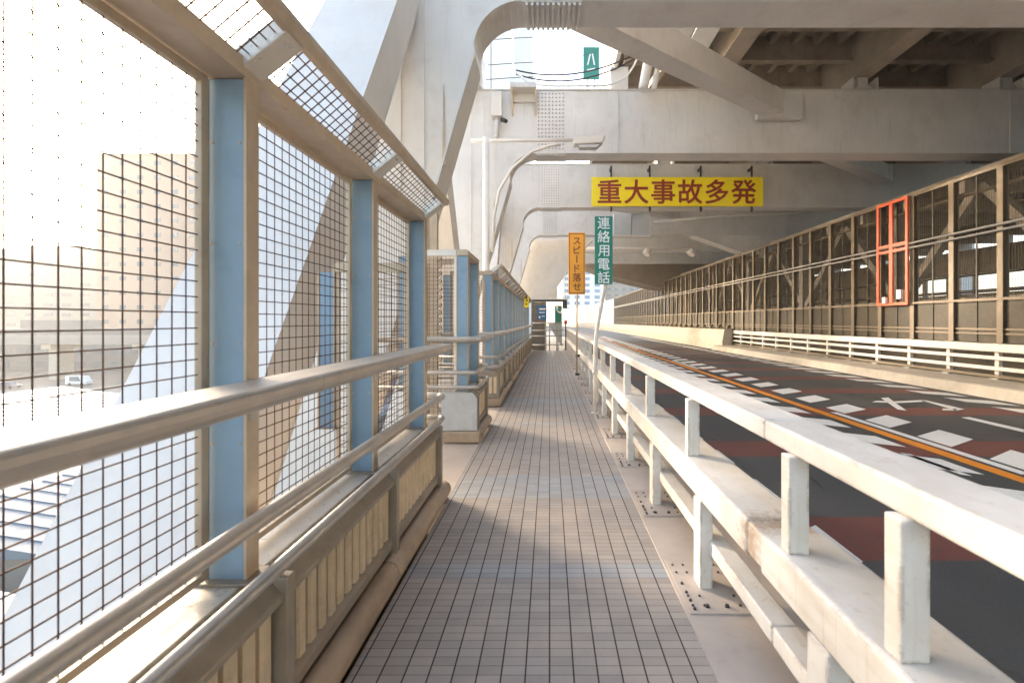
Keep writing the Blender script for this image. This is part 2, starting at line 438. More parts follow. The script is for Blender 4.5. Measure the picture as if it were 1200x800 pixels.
# ------------------------------------------------------------------ left safety fence
XO, XI, ZB, ZT = -1.12, -1.005, .605, 2.255
def mesh_y(b, x, y0, y1, z0, z1, p=.05, r=.0016):
    n = max(1, round((y1-y0)/p)); 
    for i in range(1, n): 
        y = y0+(y1-y0)*i/n; b.box(x-r*.8, x+r*.8, y-r*.8, y+r*.8, z0, z1)
    n = round((z1-z0)/p)
    for i in range(1, n):
        z = z0+(z1-z0)*i/n; b.box(x-r*2.2, x-r*.2, y0, y1, z-r*1.15, z+r*1.15)
def mesh_x(b, y, x0, x1, z0, z1, p=.05, r=.0016):
    n = max(1, round((x1-x0)/p))
    for i in range(1, n):
        x = x0+(x1-x0)*i/n; b.box(x-r, x+r, y-r, y+r, z0, z1)
    n = round((z1-z0)/p)
    for i in range(1, n):
        z = z0+(z1-z0)*i/n; b.box(x0, x1, y+r*.2, y+r*2.2, z-r, z+r)
def post_parts(root, x0, x1, yc, half=.028, ZT=ZT):
    p = MB().box(x0, x1, yc-half, yc+half, ZB, ZT).build('post', 'blue', root, bevel=.003)
    s = MB().box(x1+.001, x1+.012, yc-half-.004, yc+half+.004, ZB, ZT+.055)
    s.box(x0-.014, x0-.001, yc-half-.004, yc+half+.004, ZB, ZT)
    s.build('flange', 'bronze', p, bevel=.002)
    s = MB()
    for z in [ZB+.12+i*.33 for i in range(5)]:
        for x in (x0+.012, x1-.012): s.bolt(x, yc-half, z, .005, .003)
    s.build('screw', 'bronze', p)
    MB().box(x0-.03, x1+.035, yc-half-.03, yc+half+.03, ZB-.001, ZB+.008).build('foot_plate', 'panel', p, bevel=.002)
    return p
def fence_run(label, posts, y0, y1, returns=(), canopy=True):
    root = thing('safety_fence', label, 'fence', (XI, posts[0], ZB), 'blue post fences along the walkway')
    p0 = None
    for y in posts:
        if p0 is None: p0 = post_parts(root, XO, XI, y); yb = y
        else: dup_part(p0, (0, y-yb, 0))
    edges = [y for y in posts]
    if y0 < posts[0]-.1: edges = [y0]+edges
    if y1 > posts[-1]+.1: edges = edges+[y1]
    proto = {}
    for a, c in zip(edges, edges[1:]):
        key = round(c-a, 3)
        if key in proto:
            f, ya = proto[key]; dup_part(f, (0, a-ya, 0)); continue
        ya, yc = a+.045, c-.045
        f = MB()
        f.box(XO-.012, XO+.012, ya, ya+.028, ZB+.02, ZT-.001); f.box(XO-.012, XO+.012, yc-.028, yc, ZB+.02, ZT-.001)
        f.box(XO-.011, XO+.011, ya+.028, yc-.028, ZB+.02, ZB+.045); f.box(XO-.011, XO+.011, ya+.028, yc-.028, ZT-.03, ZT-.001)
        fo = f.build('mesh_panel', 'bronze', root, bevel=.002)
        m = MB(); mesh_y(m, XO, ya+.024, yc-.024, ZB+.04, ZT-.025); m.build('wire_mesh', 'wire', fo)
        proto[key] = (fo, a)
    # top beam
    b = MB(); b.prism([(XO-.012, ZT+.003), (XI+.014, ZT+.003), (XI+.014, ZT+.062), (XI-.006, ZT+.08), (XO-.012, ZT+.08)], y0, y1)
    b.build('top_beam', 'bronze', root, bevel=.004)
    if canopy:
        xa, za, xb, zb = XI+.016, ZT+.055, -.845, 2.425
        pr = MB()
        pr.prism([(xb-.02, zb-.026), (xb+.012, zb-.032), (xb+.03, zb-.014), (xb+.028, zb+.014), (xb+.006, zb+.03), (xb-.02, zb+.016)], y0, y1)
        pr.build('canopy_rail', 'bronze', root)
        br0 = None
        ysb = [y for y in posts]
        for y in ysb:
            if br0 is None:
                br0 = MB().bar((xa-.03, y, za-.008), (xb-.018, y, zb), .10, .062).build('canopy_bracket', 'ledge', root, bevel=.004); yb0 = y
            else: dup_part(br0, (0, y-yb0, 0))
        pc = {}
        for a, c in zip(edges, edges[1:]):
            key = round(c-a, 3)
            if key in pc: f, ya = pc[key]; dup_part(f, (0, a-ya, 0)); continue
            m = MB(); r = .0017
            n = round((c-a-.07)/.05)
            for i in range(n+1):
                y = a+.035+(c-a-.07)*i/n; m.bar((xa, y, za), (xb-.01, y, zb), r*2, r*2)
            for i in range(5):
                t = (i+.5)/5; m.bar((xa+(xb-xa)*t, a+.035, za+(zb-za)*t+.003), (xa+(xb-xa)*t, c-.035, za+(zb-za)*t+.003), r*2, r*2)
            pc[key] = (m.build('canopy_mesh', 'wire', root), a)
    for yr, side in returns:   # short stretch across the end, out over the edge
        xo = -1.78
        zt_ = 1.85 if side == 2 else ZT
        post_parts(root, xo-.055, xo+.055, yr, ZT=zt_)
        f = MB(); z1 = zt_-.001
        f.box(xo+.07, xo+.10, yr-.012, yr+.012, .30, z1); f.box(XO-.05, XO-.02, yr-.012, yr+.012, .30, z1)
        f.box(xo+.07, XO-.02, yr-.03, yr+.03, z1, z1+.075)
        fo = f.build('mesh_panel', 'white' if side == 1 else 'bronze', root, bevel=.002)
        m = MB(); mesh_x(m, yr, xo+.10, XO-.05, .30, z1); m.build('wire_mesh', 'wire', fo)
    return root
fence_run('blue post fence with inclined mesh canopy above the first stretch of handrail', [-.62, .44, 1.5, 2.56, 3.60], -1.2, 3.64, [(3.60, 2)])
fence_run('short fence bay without canopy behind the grey parapet end panel', [5.50, 6.28], 5.46, 6.32, [(5.50, 1), (6.28, 0)], canopy=False)
P3 = [7.80+1.06*i for i in range(14)]
fence_run('long row of blue fence posts running to the far end of the walkway', P3, 7.75, 21.6, [(7.80, 0)])

# ------------------------------------------------------------------ left parapet with slats, rails and kerb pipe
def rail_a(): # section of the wide top handrail, centred on its path
    top = [(-.092, 1.258), (-.078, 1.270), (.080, 1.272), (.090, 1.268)]
    return top + [(.094, 1.258), (.095, 1.243), (.091, 1.228), (.080, 1.214), (.060, 1.204), (.03, 1.199), (-.04, 1.199), (-.07, 1.205), (-.088, 1.222), (-.094, 1.244)]
def corner_path(pts, r=.06, n=5):
    out_ = [Vector(pts[0])]
    for i in range(1, len(pts)-1):
        p, a, c = Vector(pts[i]), Vector(pts[i-1]), Vector(pts[i+1])
        d0 = (a-p).normalized(); d1 = (c-p).normalized()
        for j in range(n+1):
            t = j/n; out_.append((p+d0*r)*(1-t)**2 + p*2*t*(1-t) + (p+d1*r)*t**2)
    out_.append(Vector(pts[-1])); return out_
def parapet(label, y0, y1, posts, a_pts, b_pts, c_pts, pipe_joints, front=False, grp='slatted parapets along the walkway'):
    root = thing('parapet', label, 'parapet', (-.95, y0, 0), grp)
    MB().prism([(-1.28, .585), (-1.28, .603), (-1.0, .603), (-1.0, .585)], y0, y1).build('ledge', 'ledge', root, bevel=.004)
    MB().prism([(-.998, .30), (-.998, .578), (-.975, .575), (-.975, .30)], y0, y1).build('gutter', 'panel', root, bevel=.003)
    MB().prism([(-1.27, -.30), (-1.27, .584), (-1.0, .584), (-1.0, -.30)], y0+.002, y1-.002).build('body', 'panel', root)
    MB().prism([(-.998, -.02), (-.998, .299), (-.975, .299), (-.975, -.02)], y0+.001, y1-.001).build('back_panel', 'panel', root)
    MB().prism([(-.974, .535), (-.974, .575), (-.945, .578), (-.94, .606), (-.922, .608), (-.876, .556), (-.876, .535)], y0, y1).build('cap_rail', 'panel', root, bevel=.004)
    MB().prism([(-.974, .17), (-.974, .258), (-.925, .246), (-.89, .215), (-.89, .17)], y0, y1).build('bottom_rail', 'panel', root, bevel=.004)
    edges = [y0] + [p for p in posts if y0+.1 < p < y1-.1] + [y1]
    pb = None
    for y in posts:
        if pb is None:
            pb = MB().box(-.974, -.864, y-.024, y+.024, .10, .614).build('bay_post', 'panel', root, bevel=.004); yp = y
        else: dup_part(pb, (0, y-yp, 0))
    pro = {}
    for a, c in zip(edges, edges[1:]):
        key = round(c-a, 2)
        if key in pro: o, ya = pro[key]; dup_part(o, (0, a-ya, 0)); continue
        b = MB(); n = max(2, round((c-a-.05)/.075))
        for i in range(n):
            y = a+.025+(c-a-.05)*(i+.5)/n
            b.prism([(-.974, y-.025), (-.914, y-.025), (-.904, y-.018), (-.904, y+.018), (-.914, y+.025), (-.974, y+.025)], .240, .534, 'z')
        pro[key] = (b.build('slat_panel', 'slat', root), a)
    if a_pts:
        for i, seg in enumerate(a_pts): MB().sweep(rail_a(), seg, False).build('handrail', 'rail', root, bevel=.004)
        b = MB()
        for i_, y in enumerate(posts):
            if i_: b.next()
            b.bar((-.99, y, 1.165), (-.94, y, 1.20), .03, .016).box(-.993, -.985, y-.02, y+.02, 1.13, 1.195)
        b.build('handrail_bracket', 'rail', root)
    for pts, r in ((b_pts, .027), (c_pts, .023)):
        if pts: MB().tube(corner_path(pts), r, 16).build('middle_rail', 'rail', root)
    b = MB()
    for i_, y in enumerate(posts):
        if i_: b.next()
        b.bar((-1.0, y, .80), (-.90, y, .835), .02, .02).bar((-.93, y, .60), (-.885, y, .662), .03, .014)
    b.build('rail_bracket', 'rail', root)
    pj = [y0]+pipe_joints+[y1+.03]
    for a, c in zip(pj, pj[1:]):
        MB().tube([(-.882, a+.004, .078), (-.882, a+.012, .078), (-.882, c-.012, .078), (-.882, c-.004, .078)], [.062, .070, .070, .062], 24).build('kerb_pipe', 'kerb_pipe', root)
    return root
parapet('first slatted parapet, below the two big blue posts, with a long kerb pipe', -1.2, 3.68, [-.62, .44, 1.5, 2.56, 3.60],
        [[(-.89, -1.2, 0), (-.89, 1.585, 0)], [(-.89, 1.588, 0), (-.89, 3.66, 0)]],
        [(-.905, -1.2, .84), (-.905, 1.49, .84), (-.885, 3.72, .84), (-1.15, 3.74, .84)],
        [(-.875, -1.2, .665), (-.875, 3.70, .665), (-1.15, 3.72, .665)], [.25, 2.45])
p2 = parapet('short parapet block with a grey end panel beyond the first gap', 5.42, 6.32, [5.50, 6.28], 
        [[(-2.2, 5.42, 0), (-.98, 5.42, 0), (-.90, 5.45, 0), (-.88, 5.54, 0), (-.88, 6.34, 0)]],
        [(-2.2, 5.38, .84), (-.885, 5.38, .84), (-.885, 6.34, .84), (-1.6, 6.36, .84)],
        [(-2.2, 5.38, .665), (-.865, 5.38, .665), (-.865, 6.34, .665), (-1.6, 6.36, .665)], [])
f = MB().prism([(-1.30, .14), (-1.30, .60), (-.93, .60), (-.87, .53), (-.87, .14)], 5.385, 5.418).build('end_panel', 'grey_panel', p2, bevel=.004)
MB().box(-1.16, -.92, 5.377, 5.384, .16, .34).build('access_plate', 'grey_panel', f, bevel=.002)
MB().box(-1.35, -.83, 5.34, 5.416, .004, .135).build('base_block', 'kerb_pipe', p2, bevel=.015)
p3 = parapet('long slatted parapet running on beneath the far blue posts', 7.72, 21.7, P3,
        [[(-2.0, 7.72, 0), (-.98, 7.72, 0), (-.90, 7.75, 0), (-.88, 7.84, 0), (-.88, 14.1, 0)], [(-.88, 14.105, 0), (-.88, 21.7, 0)]],
        [(-1.9, 7.69, .84), (-.885, 7.69, .84), (-.885, 21.7, .84)],
        [(-1.9, 7.69, .665), (-.865, 7.69, .665), (-.865, 21.7, .665)], [9.9, 12.0, 14.1, 16.2, 18.3, 20.0])
f = MB().prism([(-1.27, .14), (-1.27, .60), (-.93, .60), (-.87, .53), (-.87, .14)], 7.69, 7.718).build('end_panel', 'panel', p3, bevel=.004)
b = MB()
for i in range(4): b.box(-1.20+i*.08, -1.15+i*.08, 7.68, 7.689, .22, .50)
b.build('slat', 'slat', f)
MB().box(-1.30, -.83, 7.64, 7.716, .004, .135).build('base_block', 'kerb_pipe', p3, bevel=.015)
# floor plates of the two gaps
for i, (a, c, lab) in enumerate(((3.72, 5.34, 'beige floor plate in the first gap of the parapet'), (6.37, 7.63, 'beige floor plate in the second gap of the parapet'))):
    o = MB().box(-1.9, -.835, a, c, -.06, -.004).build('floor_plate', 'plinth', bevel=.004); tag(o, lab, 'floor plate', 'floor plates in the parapet gaps')
    o = MB().box(-1.95, -1.90, a, c, -.06, .16).build('edge_plate', 'panel', bevel=.004); tag(o, lab.replace('beige floor', 'low upstand edge').replace(' in the', ' at the outer side of the'), 'edge plate', 'upstands at the parapet gaps')
# toothed post seen through the mesh of the first gap
b = MB(); b.box(-1.60, -1.50, 5.98, 6.06, -.06, 2.9)
bt = MB()
for i in range(14):
    z = .9+i*.105
    bt.prism([(-1.499, z), (-1.45, z+.03), (-1.45, z+.06), (-1.499, z+.085)], 5.985, 6.055)
r_ = thing('toothed_post', 'brown post with a row of teeth behind the white mesh frame', 'post', (-1.55, 6.02, -.06))
b.build('shaft', 'bronze', r_, bevel=.004); bt.build('tooth_row', 'bronze', r_)

# ------------------------------------------------------------------ white road barrier on the right
rb = thing('road_barrier', 'white steel barrier of box beams between walkway and road', 'barrier', (.95, 1.5, 0))
MB().box(.681, 1.34, -42, 23.0, -.25, .006).build('plinth', 'plinth', rb, bevel=.004)
def rects(x0, x1, z0, z1): return [(x0, z0), (x1, z0), (x1, z1), (x0, z1)]
YE = 24.0
for a, c in ((-3, 1.795), (1.80, 9.2), (9.206, 16.5), (16.506, YE)):
    MB().prism(rects(.86, 1.05, .985, 1.065), a, c).build('top_rail', 'barrier', rb, bevel=.012, seg=3)
for a, c in ((-3, 1.74), (1.86, 9.17), (9.206, 16.5), (16.506, YE)):
    MB().prism(rects(.815, 1.07, .485, .64), a, c).build('middle_beam', 'barrier', rb, bevel=.016, seg=3)
MB().prism(rects(.825, 1.06, .495, .63), 1.70, 1.90).build('joint_sleeve', 'barrier', rb, bevel=.01)
for a, c in ((-3, 1.742), (1.75, 9.17), (9.206, 16.5), (16.506, YE)):
    MB().prism(rects(.865, .965, .20, .275), a, c).build('lower_rail', 'barrier', rb, bevel=.008)
up = MB().box(.838, .912, 1.57, 1.625, .64, .985).build('upper_post', 'barrier', rb, bevel=.006)
ups = [-.7, .42, 1.07] + [1.57+1.148*i for i in range(1, 20)]
for y in ups: dup_part(up, (0, y-1.57, 0))
lp = MB().box(.812, .884, 2.42, 2.53, .006, .484).build('lower_post', 'barrier', rb, bevel=.009)
bp = MB().box(.70, 1.05, 2.22, 2.72, .007, .013)
for x in (.73, .79, .97): 
    for dy in (-.19, -.11, .11, .19): bp.bolt(x, 2.47+dy, .013, .008, .006, 'z')
for dy in (-.22, -.15, -.08, 0): bp.bolt(.73, 2.47+dy, .013, .009, .009, 'z')
for x in (.80, .90): bp.bolt(x, 2.27, .013, .012, .012, 'z')
fp = bp.build('foot_plate', 'plinth', lp)
def second(o, mat, test):   # faces that pass the test get a second material
    o.data.materials.append(M[mat])
    for p in o.data.polygons:
        if test(p.center): p.material_index = 1
second(fp, 'dark', lambda c: c.z > .0135)
for i in [-3, -2, -1]+list(range(1, 19)): dup_part(lp, (0, 1.112*i, 0))

# ------------------------------------------------------------------ portals of the truss
ZBm, ZTm = 6.40, 8.22
def portal(label, y, dy=.58, rivets=True):
    root = thing('portal_frame', label, 'portal frame', (-2.2, y, GZ), 'portal frames across the road')
    inner = [(-2.82, 0), (-2.9, GZ)]
    inner = [(-6.0, GZ), (-4.9, -4), (-2.84, 0.0), (-1.75, 3.57), (-1.18, 5.55)] + arc(-.42, 5.62, .78, 172, 90, 10)[0:] 
    outer = [(24.5, ZBm), (24.5, ZTm), (-3.0, ZTm), (-4.4, 0), (-5.6, -4), (-6.8, GZ)]
    # web as two faces, recessed between flanges
    b = MB(); b.prism(inner + outer, y+.012, y+dy-.012); b.build('frame_web', 'beam', root)
    # flanges: thin strips proud of the web
    b = MB()
    path = inner + [(24.5, ZBm)]
    for (x0, z0), (x1, z1) in zip(path, path[1:]):
        d = Vector((x1-x0, z1-z0)).normalized(); n = Vector((d.y, -d.x))
        n = -n if False else n
        v = [(x0, z0), (x1, z1), (x1+n.x*.03, z1+n.y*.03), (x0+n.x*.03, z0+n.y*.03)]
        A = [b.bm.verts.new((p[0], y-.03, p[1])) for p in v]; B = [b.bm.verts.new((p[0], y+dy+.03, p[1])) for p in v]
        for i in range(4): b.face((A[i], A[(i+1) % 4], B[(i+1) % 4], B[i]))
        b.face(A[::-1]); b.face(B)
    b.build('lower_flange', 'beam', root)
    MB().box(-2.98, 24.5, y-.03, y+dy+.03, ZTm+.001, ZTm+.03).build('upper_flange', 'beam', root)
    b = MB()
    b.box(-.38, .46, y-.004, y+.011, ZBm+.05, ZTm-.02); 
    MB().box(8.6, 9.4, y-.004, y+.011, ZBm+.05, ZTm-.02).build('splice_plate', 'beam', root, bevel=.003)
    nx, nz = 8, 15
    for i in range(nx):
        for j in range(nz):
            b.bolt(-.32+.72*i/(nx-1), y-.004, ZBm+.12+(ZTm-ZBm-.22)*j/(nz-1), .026, .022)
    sp = b.build('splice_plate', 'beam', root)
    sp.data.materials.append(M['bolt'])
    for p in sp.data.polygons:
        if p.center.y < y-.0042: p.material_index = 1
    b = MB().box(-.42, .50, y-.02, y+dy+.02, ZBm-.045, ZBm-.031)
    for i in range(11): b.box(-.37+.082*i, -.33+.082*i, y-.01, y+dy+.01, ZBm-.085, ZBm-.0455)
    b.build('splice_plate', 'beam', root)
    b = MB().box(2.0+.0, 2.03, y-.02, y+.011, ZBm+.01, ZTm-.01).next().box(13.5, 13.53, y-.02, y+.011, ZBm+.01, ZTm-.01).next()
    # vertical stiffener and seam on the leg
    b.box(-1.94, -1.925, y-.012, y+.011, 2.9, ZTm-.01).next().box(-2.30, -2.285, y-.012, y+.011, 1.9, ZTm-.01)
    b.build('stiffener', 'beam', root)
    MB().prism([(-1.655, 3.85), (-1.60, 3.85), (-1.615, 4.9), (-1.635, 5.1)], y-.002, y+.011).build('drain_slot', 'bronze', root)
    # right hand leg beyond the railway
    MB().box(23.6, 24.4, y+.05, y+dy-.05, GZ, ZBm-.01).build('far_leg', 'beam', root)
    return root
PY = [6.9+6.25*i for i in range(6)]
po = portal('first white portal frame, its rounded corner high above the mesh canopy', PY[0])
names = ['second portal frame, wide beam with dotted bolt plate and street lamp before it', 'third portal frame directly behind the yellow banner sign',
         'fourth portal frame beyond the yellow banner', 'fifth portal frame beyond the grey cabinets', 'last portal frame at the end of the walkway']
for i, lab in enumerate(names): dup(po, (0, 6.25*(i+1), 0), lab)

# truss diagonals in the plane left of the walkway
def diag(label, p0, p1):
    root = thing('truss_diagonal', label, 'truss member', p0, 'white diagonal members of the side truss')
    b = MB(); b.bar(p0, p1, .95, .50, up=(0, 0, 1)); b.build('box_member', 'truss', root, bevel=.006)
    b = MB(); d = (Vector(p1)-Vector(p0)); n = d.normalized()
    u = Vector((1, 0, 0)).cross(n).normalized()
    for sgn in (-1, 1):
        off = Vector((.475+.012, 0, 0))*1
        b.bar(Vector(p0)+u*sgn*.262, Vector(p1)+u*sgn*.262, .958, .022, up=(0, 0, 1))
    b.build('flange', 'truss', root)
    return root
XC = -2.49
diag('big white box diagonal rising behind the first wire mesh panels', (XC, -2.52, -9.0), (XC, 7.19, 7.3))
diag('white box diagonal sloping down behind the second portal leg', (XC, 7.19, 7.3), (XC, 16.9, -9.0))
diag('white box diagonal rising beside the far blue posts', (XC, 9.98, -9.0), (XC, 19.69, 7.3))
diag('distant white box diagonal sloping down at the end of the truss', (XC, 19.69, 7.3), (XC, 29.4, -9.0))
tc_ = thing('truss_chord', 'white top chord of the truss joining the portal legs', 'truss member', (XC, 6, 8.3))
MB().box(-3.0, -2.0, 5.5, 40, 8.26, 9.3).build('chord_box', 'truss', tc_, bevel=.01)
b = MB()
for y in PY:
    if b.bm.verts: b.next()
    b.box(-3.05, -1.95, y-.1, y+.68, 8.255, 9.35)
b.build('gusset', 'truss', tc_, bevel=.006)

# ------------------------------------------------------------------ upper deck above the road
ud = thing('upper_deck', 'brown steel underside of the upper road deck on its girders', 'bridge deck', (9, 10, 10))
MB().box(2.2, 26, -42, 47, 10.2, 10.5).build('deck_plate', 'deck_paint', ud)
g0 = None
for x in (5.05, 9.3, 13.6, 17.9, 22.2):
    if g0 is None:
        g0 = MB().box(x-.02, x+.02, -42, 47, 8.75, 10.199).box(x-.26, x+.26, -42, 47, 8.70, 8.749).build('longitudinal_girder', 'girder', ud); gx = x
    else: dup_part(g0, (x-gx, 0, 0))
c0 = None
for i in range(30):
    y = -3.4+1.5625*i
    if c0 is None:
        c0 = MB().box(2.3, 26, y-.012, y+.012, 9.45, 10.198).box(2.3, 26, y-.11, y+.11, 9.42, 9.449).build('crossbeam', 'deck_paint', ud); cy = y
    else: dup_part(c0, (0, y-cy, 0))
b = MB()
for i in range(34):
    if i: b.next()
    x = 2.6+.7*i; b.prism([(x-.14, 10.199), (x-.09, 9.95), (x+.09, 9.95), (x+.14, 10.199)], -42, 47)
b.build('trough_rib', 'deck_paint', ud)
e = MB().box(2.05, 2.19, -42, 47, 9.6, 11.1); e.build('edge_parapet', 'beam', ud, bevel=.01)
b = MB()
for y in PY:
    for x in (5.05, 9.3, 13.6, 17.9):
        if b.bm.verts: b.next()
        b.box(x-.22, x+.22, y+.1, y+.5, 8.26, 8.40); b.box(x-.15, x+.15, y+.15, y+.45, 8.40, 8.69)
        for s in (-.36, .36): b.box(x+s-.02, x+s+.02, y+.02, y+.56, 8.26, 8.62)
b.build('bearing', 'beam', ud, bevel=.008)
# horizontal bracing between the portal beams
def brace(label, p0, p1, w=.5, h=.62, mat='beam'):
    o = thing('bracing_member', label, 'brace', p0, 'inclined bracing members under the upper deck')
    MB().bar(p0, p1, w, h).build('box_member', mat, o, bevel=.006)
    d = (Vector(p1)-Vector(p0)).normalized()
    MB().bar(Vector(p1)-d*.55, Vector(p1)-d*.05, w+.03, h+.03).build('end_splice', mat, o, bevel=.004)
    return o
brace('wide inclined brace from the first portal corner to the second beam', (-.1, 7.5, 7.05), (6.55, 13.05, 7.75))
brace('inclined brace emerging from behind the second portal beam above the orange gate', (8.0, 13.9, 7.05), (14.4, 19.2, 7.7))
brace('thin brown brace crossing the crossbeams near the pale hatch', (3.2, 14.2, 8.9), (4.2, 9.2, 9.25), .16, .2, 'deck_paint')
brace('inclined brace behind the yellow banner', (0.6, 20.1, 7.05), (7.2, 25.5, 7.6))
gp = MB().prism([(6.0, 7.3), (7.3, 7.3), (7.3, 8.0), (6.0, 8.0)], 12.9, 13.12).build('gusset_box', 'beam', bevel=.02)
tag(gp, 'short gusset box where the wide brace meets the second beam', 'gusset')

# pipes and boxes under the upper deck
def pipe(name, label, cat, pts, r, mat, n=12):
    o = MB().tube(pts, r, n).build(name, mat); return tag(o, label, cat)
for i, (x, r, lab) in enumerate(((2.75, .14, 'thick pale drain pipe dropping from the upper deck edge'), (3.05, .08, 'thin pale drain pipe beside the thick one'))):
    pipe('drain_pipe', lab, 'pipe', corner_path([(x+.3, 12.2, 9.9), (x+.15, 12.4, 9.5), (x-.05, 12.7, 8.3), (x-.1, 12.7, 8.0)], .1), r, 'beam')
o = thing('duct_hatch', 'pale twin panel hatch hanging under the upper deck above the brace', 'hatch', (3.2, 11.0, 9.2))
MB().box(2.95, 3.50, 10.2, 12.1, 8.52, 8.57).build('panel', 'beam', o, bevel=.006)
MB().box(3.56, 4.12, 10.2, 12.1, 8.52, 8.57).build('panel', 'beam', o, bevel=.006)
MB().box(2.8, 4.3, 10.05, 10.18, 8.46, 8.60).next().box(2.8, 4.3, 12.12, 12.25, 8.46, 8.60).build('bracket_frame', 'beam', o, bevel=.006)
pb = MB().box(1.80, 2.32, 13.2, 13.6, 8.26, 8.95).build('junction_box', 'white', bevel=.01); tag(pb, 'white junction box on top of the second beam beside the drain pipes', 'box')
for i, (dz, sag, lab) in enumerate(((0, .35, 'thick black cable sagging across the sky gap, upper one'), (-.12, .42, 'thick black cable sagging across the sky gap, lower one'))):
    pts = [(-1.0+3.6*t, 13.4-.3*t, 8.95+dz+.35*t-sag*4*t*(1-t)) for t in [j/16 for j in range(17)]]
    pipe('cable', lab, 'cable', pts, .022, 'cable', 8)
pts = [(-1.0, 13.3, 8.85), (-.6, 13.2, 8.45), (0, 13.1, 8.32), (.8, 13.05, 8.30), (1.7, 13.05, 8.30), (2.2, 13.0, 8.5), (2.5, 12.9, 8.9), (2.6, 12.8, 9.4)]
pipe('conduit', 'pale conduit looping along the top of the second beam', 'conduit', corner_path(pts, .2, 4), .028, 'beam')
# bracket with rusty box on the second beam
o = thing('cable_bracket', 'rust stained steel bracket on the second beam next to the dotted plate', 'bracket', (-.75, 13.0, 7.9))
MB().box(-1.12, -.38, 12.72, 13.14, 8.10, 8.24).box(-1.12, -.38, 13.08, 13.148, 7.85, 8.1).build('shelf', 'beam', o, bevel=.006)
b = MB()
for x in (-1.10, -.42):
    if b.bm.verts: b.next()
    b.prism([(12.75, 8.099), (13.14, 8.099), (13.14, 7.45)], x, x+.04, 'x')
b.build('rib', 'slat', o)
o = thing('cctv_camera', 'small black camera on a white box at the second portal leg', 'camera', (-1.5, 13.0, 7.2))
MB().box(-1.68, -1.38, 12.85, 13.14, 7.35, 8.05).build('housing', 'white', o, bevel=.01)
MB().tube([(-1.53, 13.0, 7.35), (-1.53, 13.0, 6.75)], .07, 12).build('stem', 'beam', o)
MB().tube([(-1.36, 12.98, 7.28), (-1.24, 12.80, 7.16)], [.07, .055], 12).build('lens', 'dark', o)
# grey control cabinets between third and fourth beams
o = thing('control_cabinet', 'pair of blue grey control cabinets under the fourth beam', 'cabinet', (4, 23, 6.0))
for x in (3.35, 4.32): MB().box(x, x+.94, 23.5, 23.9, 5.95, 7.1).build('cabinet_box', 'cabinet', o, bevel=.01)
b = MB().box(3.3, 5.3, 23.45, 23.95, 5.88, 5.94); b.build('shelf', 'beam', o)
pipe('conduit', 'pale pipe run along the fourth beam beside the cabinets', 'pipe', [(5.4, 23.4, 6.6), (9, 23.4, 6.95), (12.5, 23.4, 7.1), (14.0, 23.4, 7.15)], .07, 'beam')
o = thing('flood_light_rail', 'white lamp rail hanging below the dark cross pier', 'lamp rail', (6, 29, 6))
MB().tube([(1.6, 29.0, 6.15), (9.7, 29.0, 6.15)], .09, 10).build('tube', 'white', o)
b = MB()
for x in (4.0, 6.4, 9.3):
    if b.bm.verts: b.next()
    b.tube([(x, 29, 6.1), (x-.2, 28.9, 5.75)], [.2, .26], 10)
b.build('lamp_head', 'white', o)

# dark haunched cross pier further along the road
cp = thing('cross_pier', 'dark haunched cross pier spanning the road beyond the portals', 'pier', (8, 44, 0))
b = MB(); b.prism([(.4, 8.6), (.4, 8.0), (2.2, 7.2), (6.5, 5.6), (10.4, 4.7), (13.2, 4.5), (24, 4.5), (24, 8.6)], 43, 47); b.build('cap_beam', 'stone', cp, bevel=.05)
b = MB(); b.prism([(3.2, 8.62), (14, 8.62), (14, 9.7), (3.2, 9.7)], 42.6, 47.4); b.build('bearing_beam', 'stone', cp, bevel=.03)
MB().box(13.4, 19, 43.4, 46.6, GZ, 4.5).build('pier_column', 'stone', cp, bevel=.05)
MB().box(-.5, 26, 42.3, 42.6, 8.0, 8.4).build('ledge', 'deck_paint', cp)
vg = thing('v_support', 'grey V shaped steel support above the far road fence', 'support', (12, 26, 5.3))
b = MB(); b.prism([(8.4, 6.30), (11.2, 5.32), (12.1, 5.32), (15.5, 6.30), (15.5, 6.365), (8.4, 6.365)], 25.60, 26.28); b.build('haunch', 'beam', vg, bevel=.01)
MB().prism([(8.2, 6.335), (8.4, 6.299), (11.2, 5.319), (12.1, 5.319), (15.5, 6.299), (15.7, 6.335), (12.1, 5.29), (11.2, 5.29)], 25.52, 26.36).build('flange', 'beam', vg)
nb = thing('concrete_haunch', 'pale grey haunched bracket above the far end of the walkway', 'bracket', (-1, 27, 5))
b = MB(); b.prism([(-1.9, 2.9), (-1.2, 2.7), (-.1, 2.7), (1.6, 5.2), (2.6, 6.35), (-2.4, 6.35), (-2.2, 3.6)], 27.0, 27.9); b.build('bracket_web', 'beam', nb, bevel=.02)
MB().box(-.95, -.9, 26.98, 26.999, 2.75, 6.3).next().box(.18, .23, 26.98, 26.999, 3.2, 6.3).build('rib', 'beam', nb)

